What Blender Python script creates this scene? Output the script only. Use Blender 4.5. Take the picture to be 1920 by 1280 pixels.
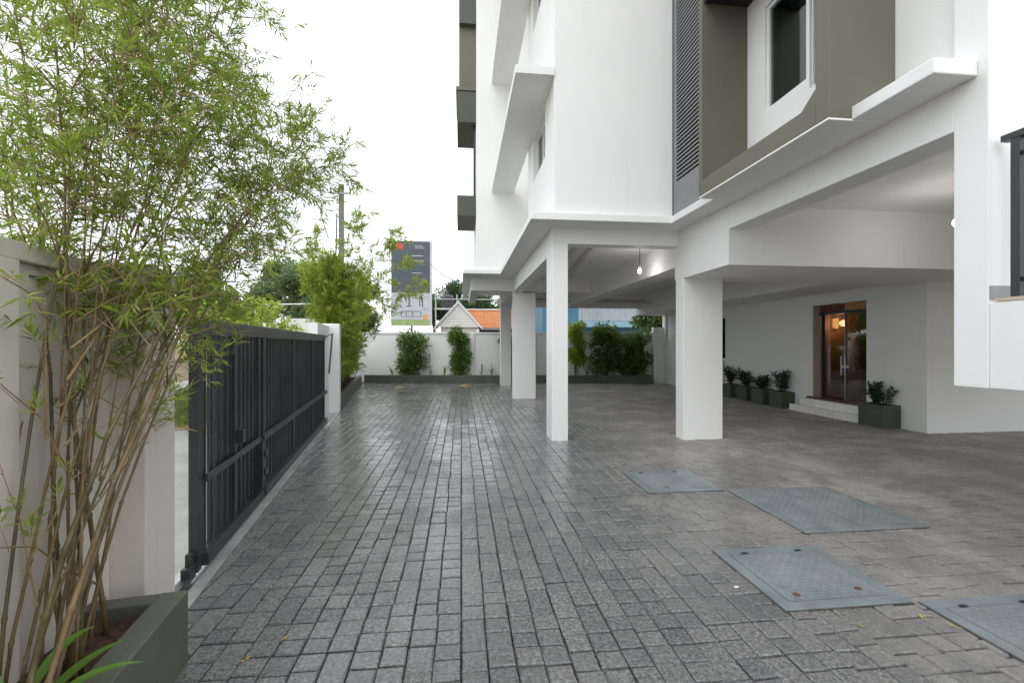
import bpy, bmesh, math, random
from mathutils import Vector, Matrix

# ------------------------------------------------------------------ reset
for o in list(bpy.data.objects):
    bpy.data.objects.remove(o, do_unlink=True)
scene = bpy.context.scene
C = scene.collection

# ------------------------------------------------------------------ camera
CAM_H = 1.5
YAW = math.atan(95 / 853)
cam = bpy.data.cameras.new('camera')
cam.sensor_width = 36.0
cam.lens = 36.0 * 853 / 1920
cam.shift_y = 5 / 1920
cam.clip_start = 0.05
cam.clip_end = 2000
cam_o = bpy.data.objects.new('camera', cam)
C.objects.link(cam_o)
cam_o.location = (0, 0, CAM_H)
cam_o.rotation_euler = (math.radians(90), 0, -YAW)
scene.camera = cam_o
scene.render.resolution_x = 1024
scene.render.resolution_y = 682
scene.render.engine = 'CYCLES'
scene.cycles.diffuse_bounces = 7
scene.cycles.max_bounces = 14
scene.cycles.transparent_max_bounces = 12
scene.cycles.adaptive_threshold = 0.02

# ------------------------------------------------------------------ world: bright overcast
SUN_EL, SUN_AZ = math.radians(42), math.radians(-155)     # azimuth measured from +Y towards +X
w = bpy.data.worlds.new('World')
scene.world = w
w.use_nodes = True
nt = w.node_tree
nt.nodes.clear()
wo = nt.nodes.new('ShaderNodeOutputWorld')
bg = nt.nodes.new('ShaderNodeBackground')
sky = nt.nodes.new('ShaderNodeTexSky')
sky.sky_type = 'NISHITA'
sky.sun_disc = False
sky.sun_elevation = SUN_EL
sky.sun_rotation = SUN_AZ
mx = nt.nodes.new('ShaderNodeMix')
mx.data_type = 'RGBA'
mx.inputs['Factor'].default_value = 0.93
mx.inputs['B'].default_value = (9.5, 9.9, 10.2, 1)        # the closed cloud deck
nt.links.new(sky.outputs[0], mx.inputs['A'])
nt.links.new(mx.outputs['Result'], bg.inputs['Color'])
bg.inputs['Strength'].default_value = 0.105
nt.links.new(bg.outputs[0], wo.inputs[0])

sun = bpy.data.lights.new('sun', 'SUN')
sun.energy = 0.5
sun.angle = math.radians(40)
sun.color = (1.0, 0.98, 0.95)
sun_o = bpy.data.objects.new('sun', sun)
C.objects.link(sun_o)
sd = Vector((math.sin(SUN_AZ) * math.cos(SUN_EL), math.cos(SUN_AZ) * math.cos(SUN_EL), math.sin(SUN_EL)))
sun_o.rotation_euler = sd.to_track_quat('Z', 'Y').to_euler()

vs = scene.view_settings
vs.view_transform = 'Standard'
vs.look = 'None'
vs.exposure = 0.74
vs.gamma = 1
vs.use_curve_mapping = False

# ------------------------------------------------------------------ helpers
R = random.Random(7)
PH = math.radians(8.42)            # the street boundary is turned this much from the building
BD = Vector((-math.sin(PH), math.cos(PH), 0))
BR = Vector((math.cos(PH), math.sin(PH), 0))


def B(s, d, z=0.0):
    """street-boundary frame: s metres to the right of, d metres along the boundary direction"""
    v = BR * s + BD * d
    return Vector((v.x, v.y, z))


def toB(x, y):
    return x * BR.x + y * BR.y, x * BD.x + y * BD.y


def tag(o, label=None, cat=None, group=None, kind=None):
    if label: o['label'] = label
    if cat: o['category'] = cat
    if group: o['group'] = group
    if kind: o['kind'] = kind
    return o


def empty(name, loc=(0, 0, 0), label=None, cat=None, group=None, parent=None):
    o = bpy.data.objects.new(name, None)
    o.empty_display_size = 0.1
    C.objects.link(o)
    o.location = loc
    if parent: o.parent = parent
    return tag(o, label, cat, group)


class MB:
    def __init__(s):
        s.v = []; s.f = []; s.m = []

    def quad(s, a, b, c, d, mi=0):
        n = len(s.v); s.v += [tuple(a), tuple(b), tuple(c), tuple(d)]; s.f.append((n, n + 1, n + 2, n + 3)); s.m.append(mi)

    def tri(s, a, b, c, mi=0):
        n = len(s.v); s.v += [tuple(a), tuple(b), tuple(c)]; s.f.append((n, n + 1, n + 2)); s.m.append(mi)

    def box(s, x0, x1, y0, y1, z0, z1, mi=0, M=None):
        p = [(x0, y0, z0), (x1, y0, z0), (x1, y1, z0), (x0, y1, z0), (x0, y0, z1), (x1, y0, z1), (x1, y1, z1), (x0, y1, z1)]
        if M is not None: p = [tuple(M @ Vector(q)) for q in p]
        n = len(s.v); s.v += p
        for f in ((0, 3, 2, 1), (4, 5, 6, 7), (0, 1, 5, 4), (1, 2, 6, 5), (2, 3, 7, 6), (3, 0, 4, 7)):
            s.f.append(tuple(n + i for i in f)); s.m.append(mi)
        return s

    def bbox(s, s0, s1, d0, d1, z0, z1, mi=0):
        """box in the street-boundary frame"""
        return s.box(s0, s1, d0, d1, z0, z1, mi, Matrix.Rotation(PH, 4, 'Z'))

    def prism(s, pts, z0, z1, mi=0):
        n = len(s.v); k = len(pts)
        s.v += [(p[0], p[1], z0) for p in pts] + [(p[0], p[1], z1) for p in pts]
        s.f.append(tuple(n + i for i in reversed(range(k)))); s.m.append(mi)
        s.f.append(tuple(n + k + i for i in range(k))); s.m.append(mi)
        for i in range(k):
            j = (i + 1) % k
            s.f.append((n + i, n + j, n + k + j, n + k + i)); s.m.append(mi)
        return s

    def tube(s, pts, rad, seg=6, mi=0, cap=True):
        pts = [Vector(p) for p in pts]
        if not isinstance(rad, (list, tuple)): rad = [rad] * len(pts)
        base = len(s.v); ref = None
        for i, p in enumerate(pts):
            t = (pts[min(i + 1, len(pts) - 1)] - pts[max(i - 1, 0)])
            if t.length < 1e-9: t = Vector((0, 0, 1))
            t.normalize()
            if ref is None:
                ref = Vector((1, 0, 0)) if abs(t.x) < 0.8 else Vector((0, 1, 0))
            u = (ref - t * ref.dot(t)).normalized(); ref = u; v = t.cross(u)
            for k in range(seg):
                a = 2 * math.pi * k / seg
                q = p + (u * math.cos(a) + v * math.sin(a)) * rad[i]
                s.v.append(tuple(q))
        for i in range(len(pts) - 1):
            for k in range(seg):
                a = base + i * seg + k; b = base + i * seg + (k + 1) % seg
                s.f.append((a, b, b + seg, a + seg)); s.m.append(mi)
        if cap:
            s.f.append(tuple(base + k for k in reversed(range(seg)))); s.m.append(mi)
            e = base + (len(pts) - 1) * seg
            s.f.append(tuple(e + k for k in range(seg))); s.m.append(mi)
        return s

    def lathe(s, prof, c, seg=16, mi=0, M=None):
        n = len(s.v)
        for r, z in prof:
            for k in range(seg):
                a = 2 * math.pi * k / seg
                p = Vector((r * math.cos(a), r * math.sin(a), z))
                if M is not None: p = M @ p
                s.v.append(tuple(p + Vector(c)))
        for i in range(len(prof) - 1):
            for k in range(seg):
                a = n + i * seg + k; b = n + i * seg + (k + 1) % seg
                s.f.append((a, b, b + seg, a + seg)); s.m.append(mi)
        return s

    def mesh(s, name, mats):
        me = bpy.data.meshes.new(name)
        me.from_pydata(s.v, [], s.f)
        if not isinstance(mats, (list, tuple)): mats = [mats]
        for m in mats: me.materials.append(m)
        if any(s.m): me.polygons.foreach_set('material_index', s.m)
        me.update()
        return me

    def build(s, name, mats, parent=None, smooth=False, bevel=0.0, loc=None):
        o = bpy.data.objects.new(name, s.mesh(name, mats))
        C.objects.link(o)
        if parent:
            o.parent = parent
            if loc is None and parent.matrix_basis.translation.length > 0 or parent.rotation_euler.z:
                o.matrix_parent_inverse = parent.matrix_basis.inverted()
        if loc: o.location = loc
        if smooth:
            for p in o.data.polygons: p.use_smooth = True
        if bevel:
            b = o.modifiers.new('bevel', 'BEVEL'); b.width = bevel; b.segments = 2; b.limit_method = 'ANGLE'
        return o


def wall_grid(plane, at, thick, u0, u1, z0, z1, holes):
    """wall sheet with rectangular openings and reveals. plane 'x': face lies in X=at, u is Y; plane 'y': face in Y=at, u is X"""
    m = MB()
    us = sorted({u0, u1, *[h[0] for h in holes], *[h[1] for h in holes]})
    zs = sorted({z0, z1, *[h[2] for h in holes], *[h[3] for h in holes]})
    P = (lambda u, z, t: (at + t, u, z)) if plane == 'x' else (lambda u, z, t: (u, at + t, z))
    for i in range(len(us) - 1):
        for j in range(len(zs) - 1):
            uc = (us[i] + us[i + 1]) / 2; zc = (zs[j] + zs[j + 1]) / 2
            if any(h[0] < uc < h[1] and h[2] < zc < h[3] for h in holes): continue
            a, b_, c, d = us[i], us[i + 1], zs[j], zs[j + 1]
            m.quad(P(a, c, 0), P(b_, c, 0), P(b_, d, 0), P(a, d, 0))
            m.quad(P(a, c, thick), P(a, d, thick), P(b_, d, thick), P(b_, c, thick))
    for a, b_, c, d in list(holes) + [(u0, u1, z0, z1)]:
        m.quad(P(a, c, 0), P(b_, c, 0), P(b_, c, thick), P(a, c, thick))
        m.quad(P(a, d, 0), P(b_, d, 0), P(b_, d, thick), P(a, d, thick))
        m.quad(P(a, c, 0), P(a, d, 0), P(a, d, thick), P(a, c, thick))
        m.quad(P(b_, c, 0), P(b_, d, 0), P(b_, d, thick), P(b_, c, thick))
    return m


# ------------------------------------------------------------------ materials
def new_mat(name):
    m = bpy.data.materials.new(name); m.use_nodes = True
    n = m.node_tree; n.nodes.clear()
    out = n.nodes.new('ShaderNodeOutputMaterial'); b = n.nodes.new('ShaderNodeBsdfPrincipled')
    n.links.new(b.outputs[0], out.inputs[0])
    return m, n, b, out


def pos_map(n, scale=(1, 1, 1)):
    g = n.nodes.new('ShaderNodeNewGeometry'); mp = n.nodes.new('ShaderNodeMapping')
    mp.inputs['Scale'].default_value = scale
    n.links.new(g.outputs['Position'], mp.inputs['Vector'])
    return mp.outputs[0]


def noise(n, vec, scale, detail=4, rough=0.6):
    t = n.nodes.new('ShaderNodeTexNoise'); t.inputs['Scale'].default_value = scale
    t.inputs['Detail'].default_value = detail; t.inputs['Roughness'].default_value = rough
    n.links.new(vec, t.inputs['Vector'])
    return t.outputs[0]


def ramp(n, fac, stops):
    r = n.nodes.new('ShaderNodeValToRGB')
    while len(r.color_ramp.elements) < len(stops): r.color_ramp.elements.new(0.5)
    for e, (p, c) in zip(r.color_ramp.elements, stops):
        e.position = p; e.color = (*c, 1) if len(c) == 3 else c
    n.links.new(fac, r.inputs[0])
    return r.outputs[0]


def mixc(n, fac, a, b, mode='MIX'):
    m = n.nodes.new('ShaderNodeMix'); m.data_type = 'RGBA'; m.blend_type = mode
    for val, key in ((fac, 'Factor'), (a, 'A'), (b, 'B')):
        if hasattr(val, 'links') or hasattr(val, 'is_linked'): n.links.new(val, m.inputs[key])
        else: m.inputs[key].default_value = val if key == 'Factor' else (*val, 1)
    return m.outputs['Result']


def maprange(n, v, a, b_, c, d):
    m = n.nodes.new('ShaderNodeMapRange')
    n.links.new(v, m.inputs[0])
    for i, x in enumerate((a, b_, c, d)): m.inputs[i + 1].default_value = x
    return m.outputs[0]


def bump(n, b, h, strength=0.3, dist=0.01):
    bp = n.nodes.new('ShaderNodeBump'); bp.inputs['Strength'].default_value = strength
    bp.inputs['Distance'].default_value = dist
    n.links.new(h, bp.inputs['Height']); n.links.new(bp.outputs[0], b.inputs['Normal'])


def simple(name, col, rough=0.6, amt=0.12, ns=3.0, bs=0.0, bscale=40, metal=0.0, stretch=(1, 1, 1), spec=0.5):
    m, n, b, out = new_mat(name)
    v = pos_map(n, stretch)
    f = noise(n, v, ns, 5, 0.65)
    lo = tuple(max(0, c * (1 - amt)) for c in col); hi = tuple(min(1, c * (1 + amt)) for c in col)
    n.links.new(ramp(n, f, [(0.3, lo), (0.7, hi)]), b.inputs['Base Color'])
    b.inputs['Roughness'].default_value = rough; b.inputs['Metallic'].default_value = metal
    b.inputs['Specular IOR Level'].default_value = spec
    if bs: bump(n, b, noise(n, pos_map(n), bscale, 4), bs, 0.006)
    return m


def white_paint(name, col=(0.845, 0.845, 0.835), dirt=(0.60, 0.585, 0.55), streak=0.30):
    m, n, b, out = new_mat(name)
    f = noise(n, pos_map(n), 0.9, 5, 0.6)
    c1 = ramp(n, f, [(0.3, tuple(c * 0.965 for c in col)), (0.7, col)])
    st = noise(n, pos_map(n, (6, 6, 0.35)), 1.6, 6, 0.7)
    fac = maprange(n, st, 0.58, 0.80, 0.0, streak)
    n.links.new(mixc(n, fac, c1, dirt), b.inputs['Base Color'])
    b.inputs['Roughness'].default_value = 0.62; b.inputs['Specular IOR Level'].default_value = 0.35
    su = n.nodes.new('ShaderNodeMath'); su.operation = 'MULTIPLY_ADD'
    n.links.new(noise(n, pos_map(n), 2.6, 3, 0.5), su.inputs[0]); su.inputs[1].default_value = 3.0
    n.links.new(noise(n, pos_map(n), 45, 5, 0.7), su.inputs[2])
    bump(n, b, su.outputs[0], 0.18, 0.006)
    return m


M_WHITE = white_paint('white_paint')
M_WALLW = white_paint('weathered_white_wall', (0.66, 0.61, 0.54), (0.40, 0.37, 0.32), 0.55)
M_CEIL = simple('ceiling_paint', (0.66, 0.655, 0.64), 0.8, 0.05, 0.8)
M_OLIVE = simple('olive_paint', (0.130, 0.122, 0.090), 0.55, 0.07, 1.5, 0.08, 60)
M_OLIVED = simple('shaded_olive_paint', (0.075, 0.078, 0.062), 0.6, 0.08, 1.5)  # the olive darkened, weaker light on the far boxes put into the colour
M_PLANTER = simple('planter_green_paint', (0.100, 0.108, 0.078), 0.6, 0.20, 2.5, 0.15, 35)
M_PLBOX = simple('planter_box_green', (0.070, 0.088, 0.052), 0.5, 0.15, 3)
M_LOUV = simple('louver_grey', (0.23, 0.235, 0.24), 0.5, 0.06, 2)
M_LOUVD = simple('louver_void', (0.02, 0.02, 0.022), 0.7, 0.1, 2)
M_GATE = simple('gate_charcoal_paint', (0.032, 0.035, 0.038), 0.40, 0.45, 2.5, 0.05, 80)
M_BLACK = simple('black_metal', (0.018, 0.019, 0.022), 0.4, 0.1, 4)
M_SOIL = simple('red_soil', (0.070, 0.036, 0.022), 0.95, 0.7, 30, 1.0, 60)
M_STRIP = simple('wet_concrete_strip', (0.42, 0.42, 0.41), 0.20, 0.30, 2.2, 0.12, 30)
M_ROAD = simple('pale_concrete_road', (0.25, 0.24, 0.215), 0.35, 0.45, 0.9, 0.15, 25)
M_GROUND = simple('earth_ground', (0.17, 0.12, 0.07), 0.95, 0.4, 0.4, 0.3, 8)
M_GRASS = simple('verge_grass_blades', (0.11, 0.17, 0.03), 0.8, 0.4, 2)
M_BED = simple('paver_bed', (0.024, 0.023, 0.021), 0.9, 0.4, 6)
M_MARBLE = simple('marble_step', (0.84, 0.82, 0.79), 0.3, 0.12, 4)
M_GRANITE = simple('brown_granite', (0.10, 0.052, 0.03), 0.15, 0.35, 12)
M_WOOD = simple('dark_wood', (0.15, 0.052, 0.024), 0.65, 0.35, 6, 0.05, 30, stretch=(6, 6, 0.5))
M_WOODL = simple('honey_wood', (0.42, 0.20, 0.07), 0.4, 0.2, 6, stretch=(6, 6, 0.5))
M_BEIGE = simple('beige_reveal', (0.52, 0.43, 0.34), 0.6, 0.05, 2)
M_STEEL = simple('brushed_steel', (0.55, 0.56, 0.57), 0.3, 0.05, 8, metal=1.0)
M_GOLD = simple('brass', (0.75, 0.50, 0.18), 0.3, 0.1, 8, metal=1.0)
M_FRAME = simple('white_upvc', (0.82, 0.82, 0.82), 0.35, 0.03, 2)
M_CONC = simple('pole_concrete', (0.19, 0.18, 0.16), 0.8, 0.2, 4, 0.2, 20)
M_PVC = simple('pale_pvc_pipe', (0.55, 0.53, 0.50), 0.45, 0.1, 3)
M_BARK = simple('bark', (0.10, 0.072, 0.050), 0.9, 0.3, 8, 0.6, 18)
M_TWIG = simple('bamboo_twig', (0.26, 0.17, 0.085), 0.7, 0.3, 12)
M_ORANGE = simple('orange_roof_tile', (0.56, 0.22, 0.085), 0.7, 0.2, 3)
M_SIDING = simple('white_board_siding', (0.80, 0.79, 0.76), 0.6, 0.05, 2)
M_FAS = simple('grey_fascia', (0.30, 0.31, 0.32), 0.6, 0.1, 2)
M_REDW = simple('red_brown_wall', (0.26, 0.10, 0.06), 0.8, 0.2, 2)
M_BLUE = simple('blue_sheet', (0.09, 0.25, 0.36), 0.5, 0.1, 1)
M_LBLUE = simple('light_blue_sheet', (0.42, 0.68, 0.82), 0.5, 0.06, 1)
M_CORR = simple('pale_corrugated_sheet', (0.52, 0.52, 0.54), 0.5, 0.1, 1)
M_YEL = simple('yellow_rubber', (0.42, 0.26, 0.07), 0.5, 0.2, 6)
M_TANK = simple('black_tank', (0.05, 0.05, 0.06), 0.5, 0.1, 2)
M_RED = simple('red_print', (0.62, 0.07, 0.04), 0.5, 0.05, 2)
M_SLATE = simple('slate_print', (0.075, 0.100, 0.115), 0.5, 0.10, 0.4)
M_PALE = simple('pale_print', (0.50, 0.53, 0.56), 0.5, 0.12, 1.2)
M_SKET = simple('sketch_print', (0.16, 0.18, 0.21), 0.5, 0.1, 2)
M_LINE = simple('text_print', (0.60, 0.62, 0.63), 0.5, 0.05, 2)
M_GRNP = simple('green_print', (0.30, 0.42, 0.16), 0.5, 0.2, 2)
M_ORP = simple('orange_print', (0.80, 0.36, 0.10), 0.5, 0.1, 3)


def glass_mat(name, tint=(0.75, 0.82, 0.80), refl=0.12, top=0.9):
    m, n, b, out = new_mat(name)
    n.nodes.remove(b)
    tr = n.nodes.new('ShaderNodeBsdfTransparent'); tr.inputs[0].default_value = (*tint, 1)
    gl = n.nodes.new('ShaderNodeBsdfGlossy'); gl.inputs['Roughness'].default_value = 0.02
    lw = n.nodes.new('ShaderNodeLayerWeight'); lw.inputs[0].default_value = 0.35
    mr = maprange(n, lw.outputs['Fresnel'], 0, 1, refl, top)
    mx = n.nodes.new('ShaderNodeMixShader')
    n.links.new(mr, mx.inputs[0]); n.links.new(tr.outputs[0], mx.inputs[1]); n.links.new(gl.outputs[0], mx.inputs[2])
    n.links.new(mx.outputs[0], out.inputs[0])
    return m


M_GLASS = glass_mat('window_glass', (0.55, 0.62, 0.62), 0.10)
M_DGLASS = glass_mat('door_glass', (0.88, 0.86, 0.83), 0.02, 0.32)
M_DARK = simple('dark_room', (0.055, 0.06, 0.065), 0.9, 0.1, 2)  # dark colour stands in for the shade of unlit interiors


def emit_mat(name, col, st):
    m, n, b, out = new_mat(name); n.nodes.remove(b)
    e = n.nodes.new('ShaderNodeEmission'); e.inputs[0].default_value = (*col, 1); e.inputs[1].default_value = st
    n.links.new(e.outputs[0], out.inputs[0])
    return m


M_BULB = emit_mat('lit_bulb', (1, 0.97, 0.92), 30)
M_WARM = emit_mat('lit_warm_shade', (1, 0.50, 0.15), 0.7)


def leaf_mat(name, cols, trans=0.38, rough=0.5):
    m, n, b, out = new_mat(name)
    g = n.nodes.new('ShaderNodeNewGeometry')
    oi = n.nodes.new('ShaderNodeObjectInfo')
    ad = n.nodes.new('ShaderNodeMath'); ad.operation = 'ADD'
    n.links.new(g.outputs['Random Per Island'], ad.inputs[0]); n.links.new(oi.outputs['Random'], ad.inputs[1])
    fr = n.nodes.new('ShaderNodeMath'); fr.operation = 'FRACT'; n.links.new(ad.outputs[0], fr.inputs[0])
    c = ramp(n, fr.outputs[0], [(i / (len(cols) - 1), k) for i, k in enumerate(cols)])
    n.links.new(c, b.inputs['Base Color']); b.inputs['Roughness'].default_value = rough
    tl = n.nodes.new('ShaderNodeBsdfTranslucent'); n.links.new(c, tl.inputs[0])
    mx = n.nodes.new('ShaderNodeMixShader'); mx.inputs[0].default_value = trans
    n.links.new(b.outputs[0], mx.inputs[1]); n.links.new(tl.outputs[0], mx.inputs[2]); n.links.new(mx.outputs[0], out.inputs[0])
    return m


M_BAMB = leaf_mat('bamboo_leaf', [(0.11, 0.21, 0.035), (0.25, 0.38, 0.05), (0.38, 0.50, 0.07), (0.46, 0.53, 0.09), (0.21, 0.33, 0.05), (0.50, 0.43, 0.17)], 0.55)
M_BAMBF = leaf_mat('far_bamboo_leaf', [(0.18, 0.28, 0.045), (0.36, 0.46, 0.07), (0.50, 0.55, 0.11), (0.32, 0.42, 0.06)], 0.55)
M_BUSH = leaf_mat('shrub_leaf', [(0.045, 0.11, 0.02), (0.10, 0.20, 0.035), (0.22, 0.34, 0.06)], 0.4)
M_TREE = leaf_mat('tree_leaf', [(0.13, 0.20, 0.085), (0.20, 0.28, 0.12), (0.26, 0.35, 0.15)], 0.5)
M_TREED = leaf_mat('dark_tree_leaf', [(0.055, 0.11, 0.05), (0.09, 0.155, 0.065), (0.125, 0.19, 0.08)], 0.35)
M_BROAD = leaf_mat('broad_leaf', [(0.035, 0.085, 0.02), (0.09, 0.17, 0.03), (0.20, 0.27, 0.06)], 0.35)
M_ZZ = leaf_mat('glossy_dark_leaf', [(0.014, 0.034, 0.012), (0.024, 0.055, 0.016), (0.040, 0.080, 0.020)], 0.12, 0.3)
M_STRAP = leaf_mat('strap_leaf', [(0.12, 0.26, 0.04), (0.19, 0.36, 0.06)], 0.4, 0.35)
def culm_mat():
    m, n, b, out = new_mat('bamboo_culm')
    oi = n.nodes.new('ShaderNodeObjectInfo')
    c = ramp(n, oi.outputs['Random'], [(0, (0.095, 0.090, 0.036)), (0.3, (0.15, 0.115, 0.048)), (0.55, (0.22, 0.15, 0.072)), (0.8, (0.12, 0.085, 0.05)), (1, (0.25, 0.17, 0.09))])
    f = noise(n, pos_map(n, (1, 1, 0.3)), 16, 5, 0.7)
    c = mixc(n, 0.8, c, ramp(n, f, [(0.35, (0.45, 0.42, 0.40)), (0.65, (1.35, 1.3, 1.25))]), 'MULTIPLY')
    dirt = maprange(n, noise(n, pos_map(n, (1, 1, 0.6)), 9, 4, 0.7), 0.58, 0.68, 0, 0.7)
    n.links.new(mixc(n, dirt, c, (0.26, 0.22, 0.17)), b.inputs['Base Color'])
    b.inputs['Roughness'].default_value = 0.5
    bump(n, b, noise(n, pos_map(n, (1, 1, .2)), 60, 3), 0.2, 0.004)
    return m


M_CULM = culm_mat()


def paver_mat():
    m, n, b, out = new_mat('dark_cobble_paver')
    g = n.nodes.new('ShaderNodeNewGeometry'); oi = n.nodes.new('ShaderNodeObjectInfo')
    ad = n.nodes.new('ShaderNodeMath'); ad.operation = 'ADD'
    n.links.new(g.outputs['Random Per Island'], ad.inputs[0]); n.links.new(oi.outputs['Random'], ad.inputs[1])
    fr = n.nodes.new('ShaderNodeMath'); fr.operation = 'FRACT'; n.links.new(ad.outputs[0], fr.inputs[0])
    pc = ramp(n, fr.outputs[0], [(0, (0.165, 0.164, 0.165)), (0.5, (0.198, 0.195, 0.193)), (1, (0.238, 0.232, 0.226))])
    v = pos_map(n)
    fleck_glint = noise(n, v, 48, 6, 0.8)
    pc = mixc(n, 0.75, pc, ramp(n, fleck_glint, [(0.36, (0.14, 0.14, 0.14)), (0.50, (0.8, 0.8, 0.8)), (0.64, (1.6, 1.6, 1.62))]), 'MULTIPLY')  # stone flecks, with glints of wet facets painted into the colour
    grit_glint = noise(n, v, 130, 3, 0.7)
    pc = mixc(n, 0.6, pc, ramp(n, grit_glint, [(0.36, (0.35, 0.35, 0.35)), (0.6, (1.25, 1.25, 1.25))]), 'MULTIPLY')  # smaller grain, glints again painted in as lighter specks
    # dry dusty ground on the building side (x > ~2.6) with ragged edge, wet on the drive
    sx = n.nodes.new('ShaderNodeSeparateXYZ'); n.links.new(g.outputs['Position'], sx.inputs[0])
    big = noise(n, v, 0.75, 5, 0.6)
    off = n.nodes.new('ShaderNodeMath'); off.operation = 'MULTIPLY_ADD'
    n.links.new(big, off.inputs[0]); off.inputs[1].default_value = 3.4; n.links.new(sx.outputs[0], off.inputs[2])
    dry = maprange(n, off.outputs[0], 3.2, 5.9, 0.0, 1.0)
    med = noise(n, pos_map(n, (1, 1, 1)), 1.3, 6, 0.72)
    dustf = maprange(n, med, 0.46, 0.60, 0.0, 1.0)
    mu = n.nodes.new('ShaderNodeMath'); mu.operation = 'MULTIPLY'; n.links.new(dry, mu.inputs[0]); n.links.new(dustf, mu.inputs[1])
    mu2 = n.nodes.new('ShaderNodeMath'); mu2.operation = 'MULTIPLY'; n.links.new(mu.outputs[0], mu2.inputs[0]); mu2.inputs[1].default_value = 0.85
    c2 = mixc(n, dry, pc, (0.36, 0.338, 0.312))
    c2 = mixc(n, 0.5, c2, pc)
    c3 = mixc(n, mu2.outputs[0], c2, (0.42, 0.39, 0.355))
    n.links.new(c3, b.inputs['Base Color'])
    wet = noise(n, pos_map(n, (1.0, 0.45, 1)), 1.3, 5, 0.65)
    rw = maprange(n, wet, 0.36, 0.64, 0.13, 0.38)
    rd = n.nodes.new('ShaderNodeMix'); n.links.new(dry, rd.inputs[0]); n.links.new(rw, rd.inputs[2]); rd.inputs[3].default_value = 0.62
    n.links.new(rd.outputs[0], b.inputs['Roughness'])
    b.inputs['Specular IOR Level'].default_value = 0.5
    cl = noise(n, pos_map(n, (1, 1, 1)), 34, 8, 0.78)
    bump(n, b, cl, 1.0, 0.011)
    # film of rain water on the open drive
    pud = noise(n, pos_map(n, (1.0, 0.5, 1)), 1.1, 4, 0.6)
    film = maprange(n, pud, 0.36, 0.52, 0.15, 1.0)
    wm = n.nodes.new('ShaderNodeMath'); wm.operation = 'MULTIPLY_ADD'; n.links.new(dry, wm.inputs[0]); wm.inputs[1].default_value = -0.93; wm.inputs[2].default_value = 0.95
    wf = n.nodes.new('ShaderNodeMath'); wf.operation = 'MULTIPLY'; n.links.new(wm.outputs[0], wf.inputs[0]); n.links.new(film, wf.inputs[1])
    n.links.new(wf.outputs[0], b.inputs['Coat Weight'])
    b.inputs['Coat Roughness'].default_value = 0.06; b.inputs['Coat IOR'].default_value = 1.45
    cb = n.nodes.new('ShaderNodeBump'); cb.inputs['Strength'].default_value = 0.8; cb.inputs['Distance'].default_value = 0.0035
    n.links.new(noise(n, pos_map(n), 22, 5, 0.65), cb.inputs['Height']); n.links.new(cb.outputs[0], b.inputs['Coat Normal'])
    return m


M_PAVER = paver_mat()


def hatch_mat():
    m, n, b, out = new_mat('blue_grey_hatch_paint')
    v = pos_map(n)
    c = ramp(n, noise(n, v, 3.5, 5, 0.65), [(0.3, (0.145, 0.172, 0.184)), (0.7, (0.235, 0.262, 0.273))])
    rust = maprange(n, noise(n, v, 7.5, 4, 0.6), 0.62, 0.74, 0, 0.6)
    c = mixc(n, rust, c, (0.20, 0.135, 0.07))
    n.links.new(c, b.inputs['Base Color']); b.inputs['Roughness'].default_value = 0.32
    bump(n, b, noise(n, v, 90, 3), 0.1, 0.003)
    return m


M_CURT = simple('grey_curtain', (0.40, 0.42, 0.43), 0.9, 0.1, 4)
M_GROUT = simple('dirty_grout', (0.075, 0.066, 0.056), 0.9, 0.5, 20)
M_HATCH = hatch_mat()
M_RUST = simple('rust_stain', (0.13, 0.065, 0.025), 0.8, 0.5, 40)

# ------------------------------------------------------------------ ground, road, verge
tag(MB().box(-400, 400, -60, 700, -1.0, -0.06).build('ground', M_GROUND), kind='structure')
tag(MB().bbox(-8.2, -1.36, -6, 40, -0.05, -0.012).build('road', M_ROAD), kind='structure')
tag(MB().bbox(-1.36, -1.122, 2.4, 18.2, -0.05, -0.004).build('gate_apron', M_STRIP), kind='structure')

# ------------------------------------------------------------------ paving
pav = tag(MB().prism([(-3.6, -3), (12, -3), (12, 19), (-5, 19)], -0.05, -0.026).build('pavement', M_BED), kind='structure')
HATCHES = [(1.87, 2.66, 4.39, 5.14), (2.71, 3.80, 3.32, 4.38), (1.81, 2.60, 2.365, 3.11), (2.64, 3.42, 1.60, 2.36)]
BW_A, BW_B = Vector((-3.47, 18.02)), Vector((7.25, 16.59))
BW_N = Vector((-(BW_B - BW_A).y, (BW_B - BW_A).x)).normalized()   # pointing away from the camera


def clip(poly, nx, ny, c):
    """keep nx*x+ny*y >= c"""
    out = []
    for i in range(len(poly)):
        p, q = poly[i], poly[(i + 1) % len(poly)]
        dp = nx * p[0] + ny * p[1] - c; dq = nx * q[0] + ny * q[1] - c
        if dp >= 0: out.append(p)
        if (dp >= 0) != (dq >= 0):
            t = dp / (dp - dq); out.append((p[0] + (q[0] - p[0]) * t, p[1] + (q[1] - p[1]) * t))
    return out


def area(p):
    return abs(sum(p[i][0] * p[(i + 1) % len(p)][1] - p[(i + 1) % len(p)][0] * p[i][1] for i in range(len(p)))) / 2


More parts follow.
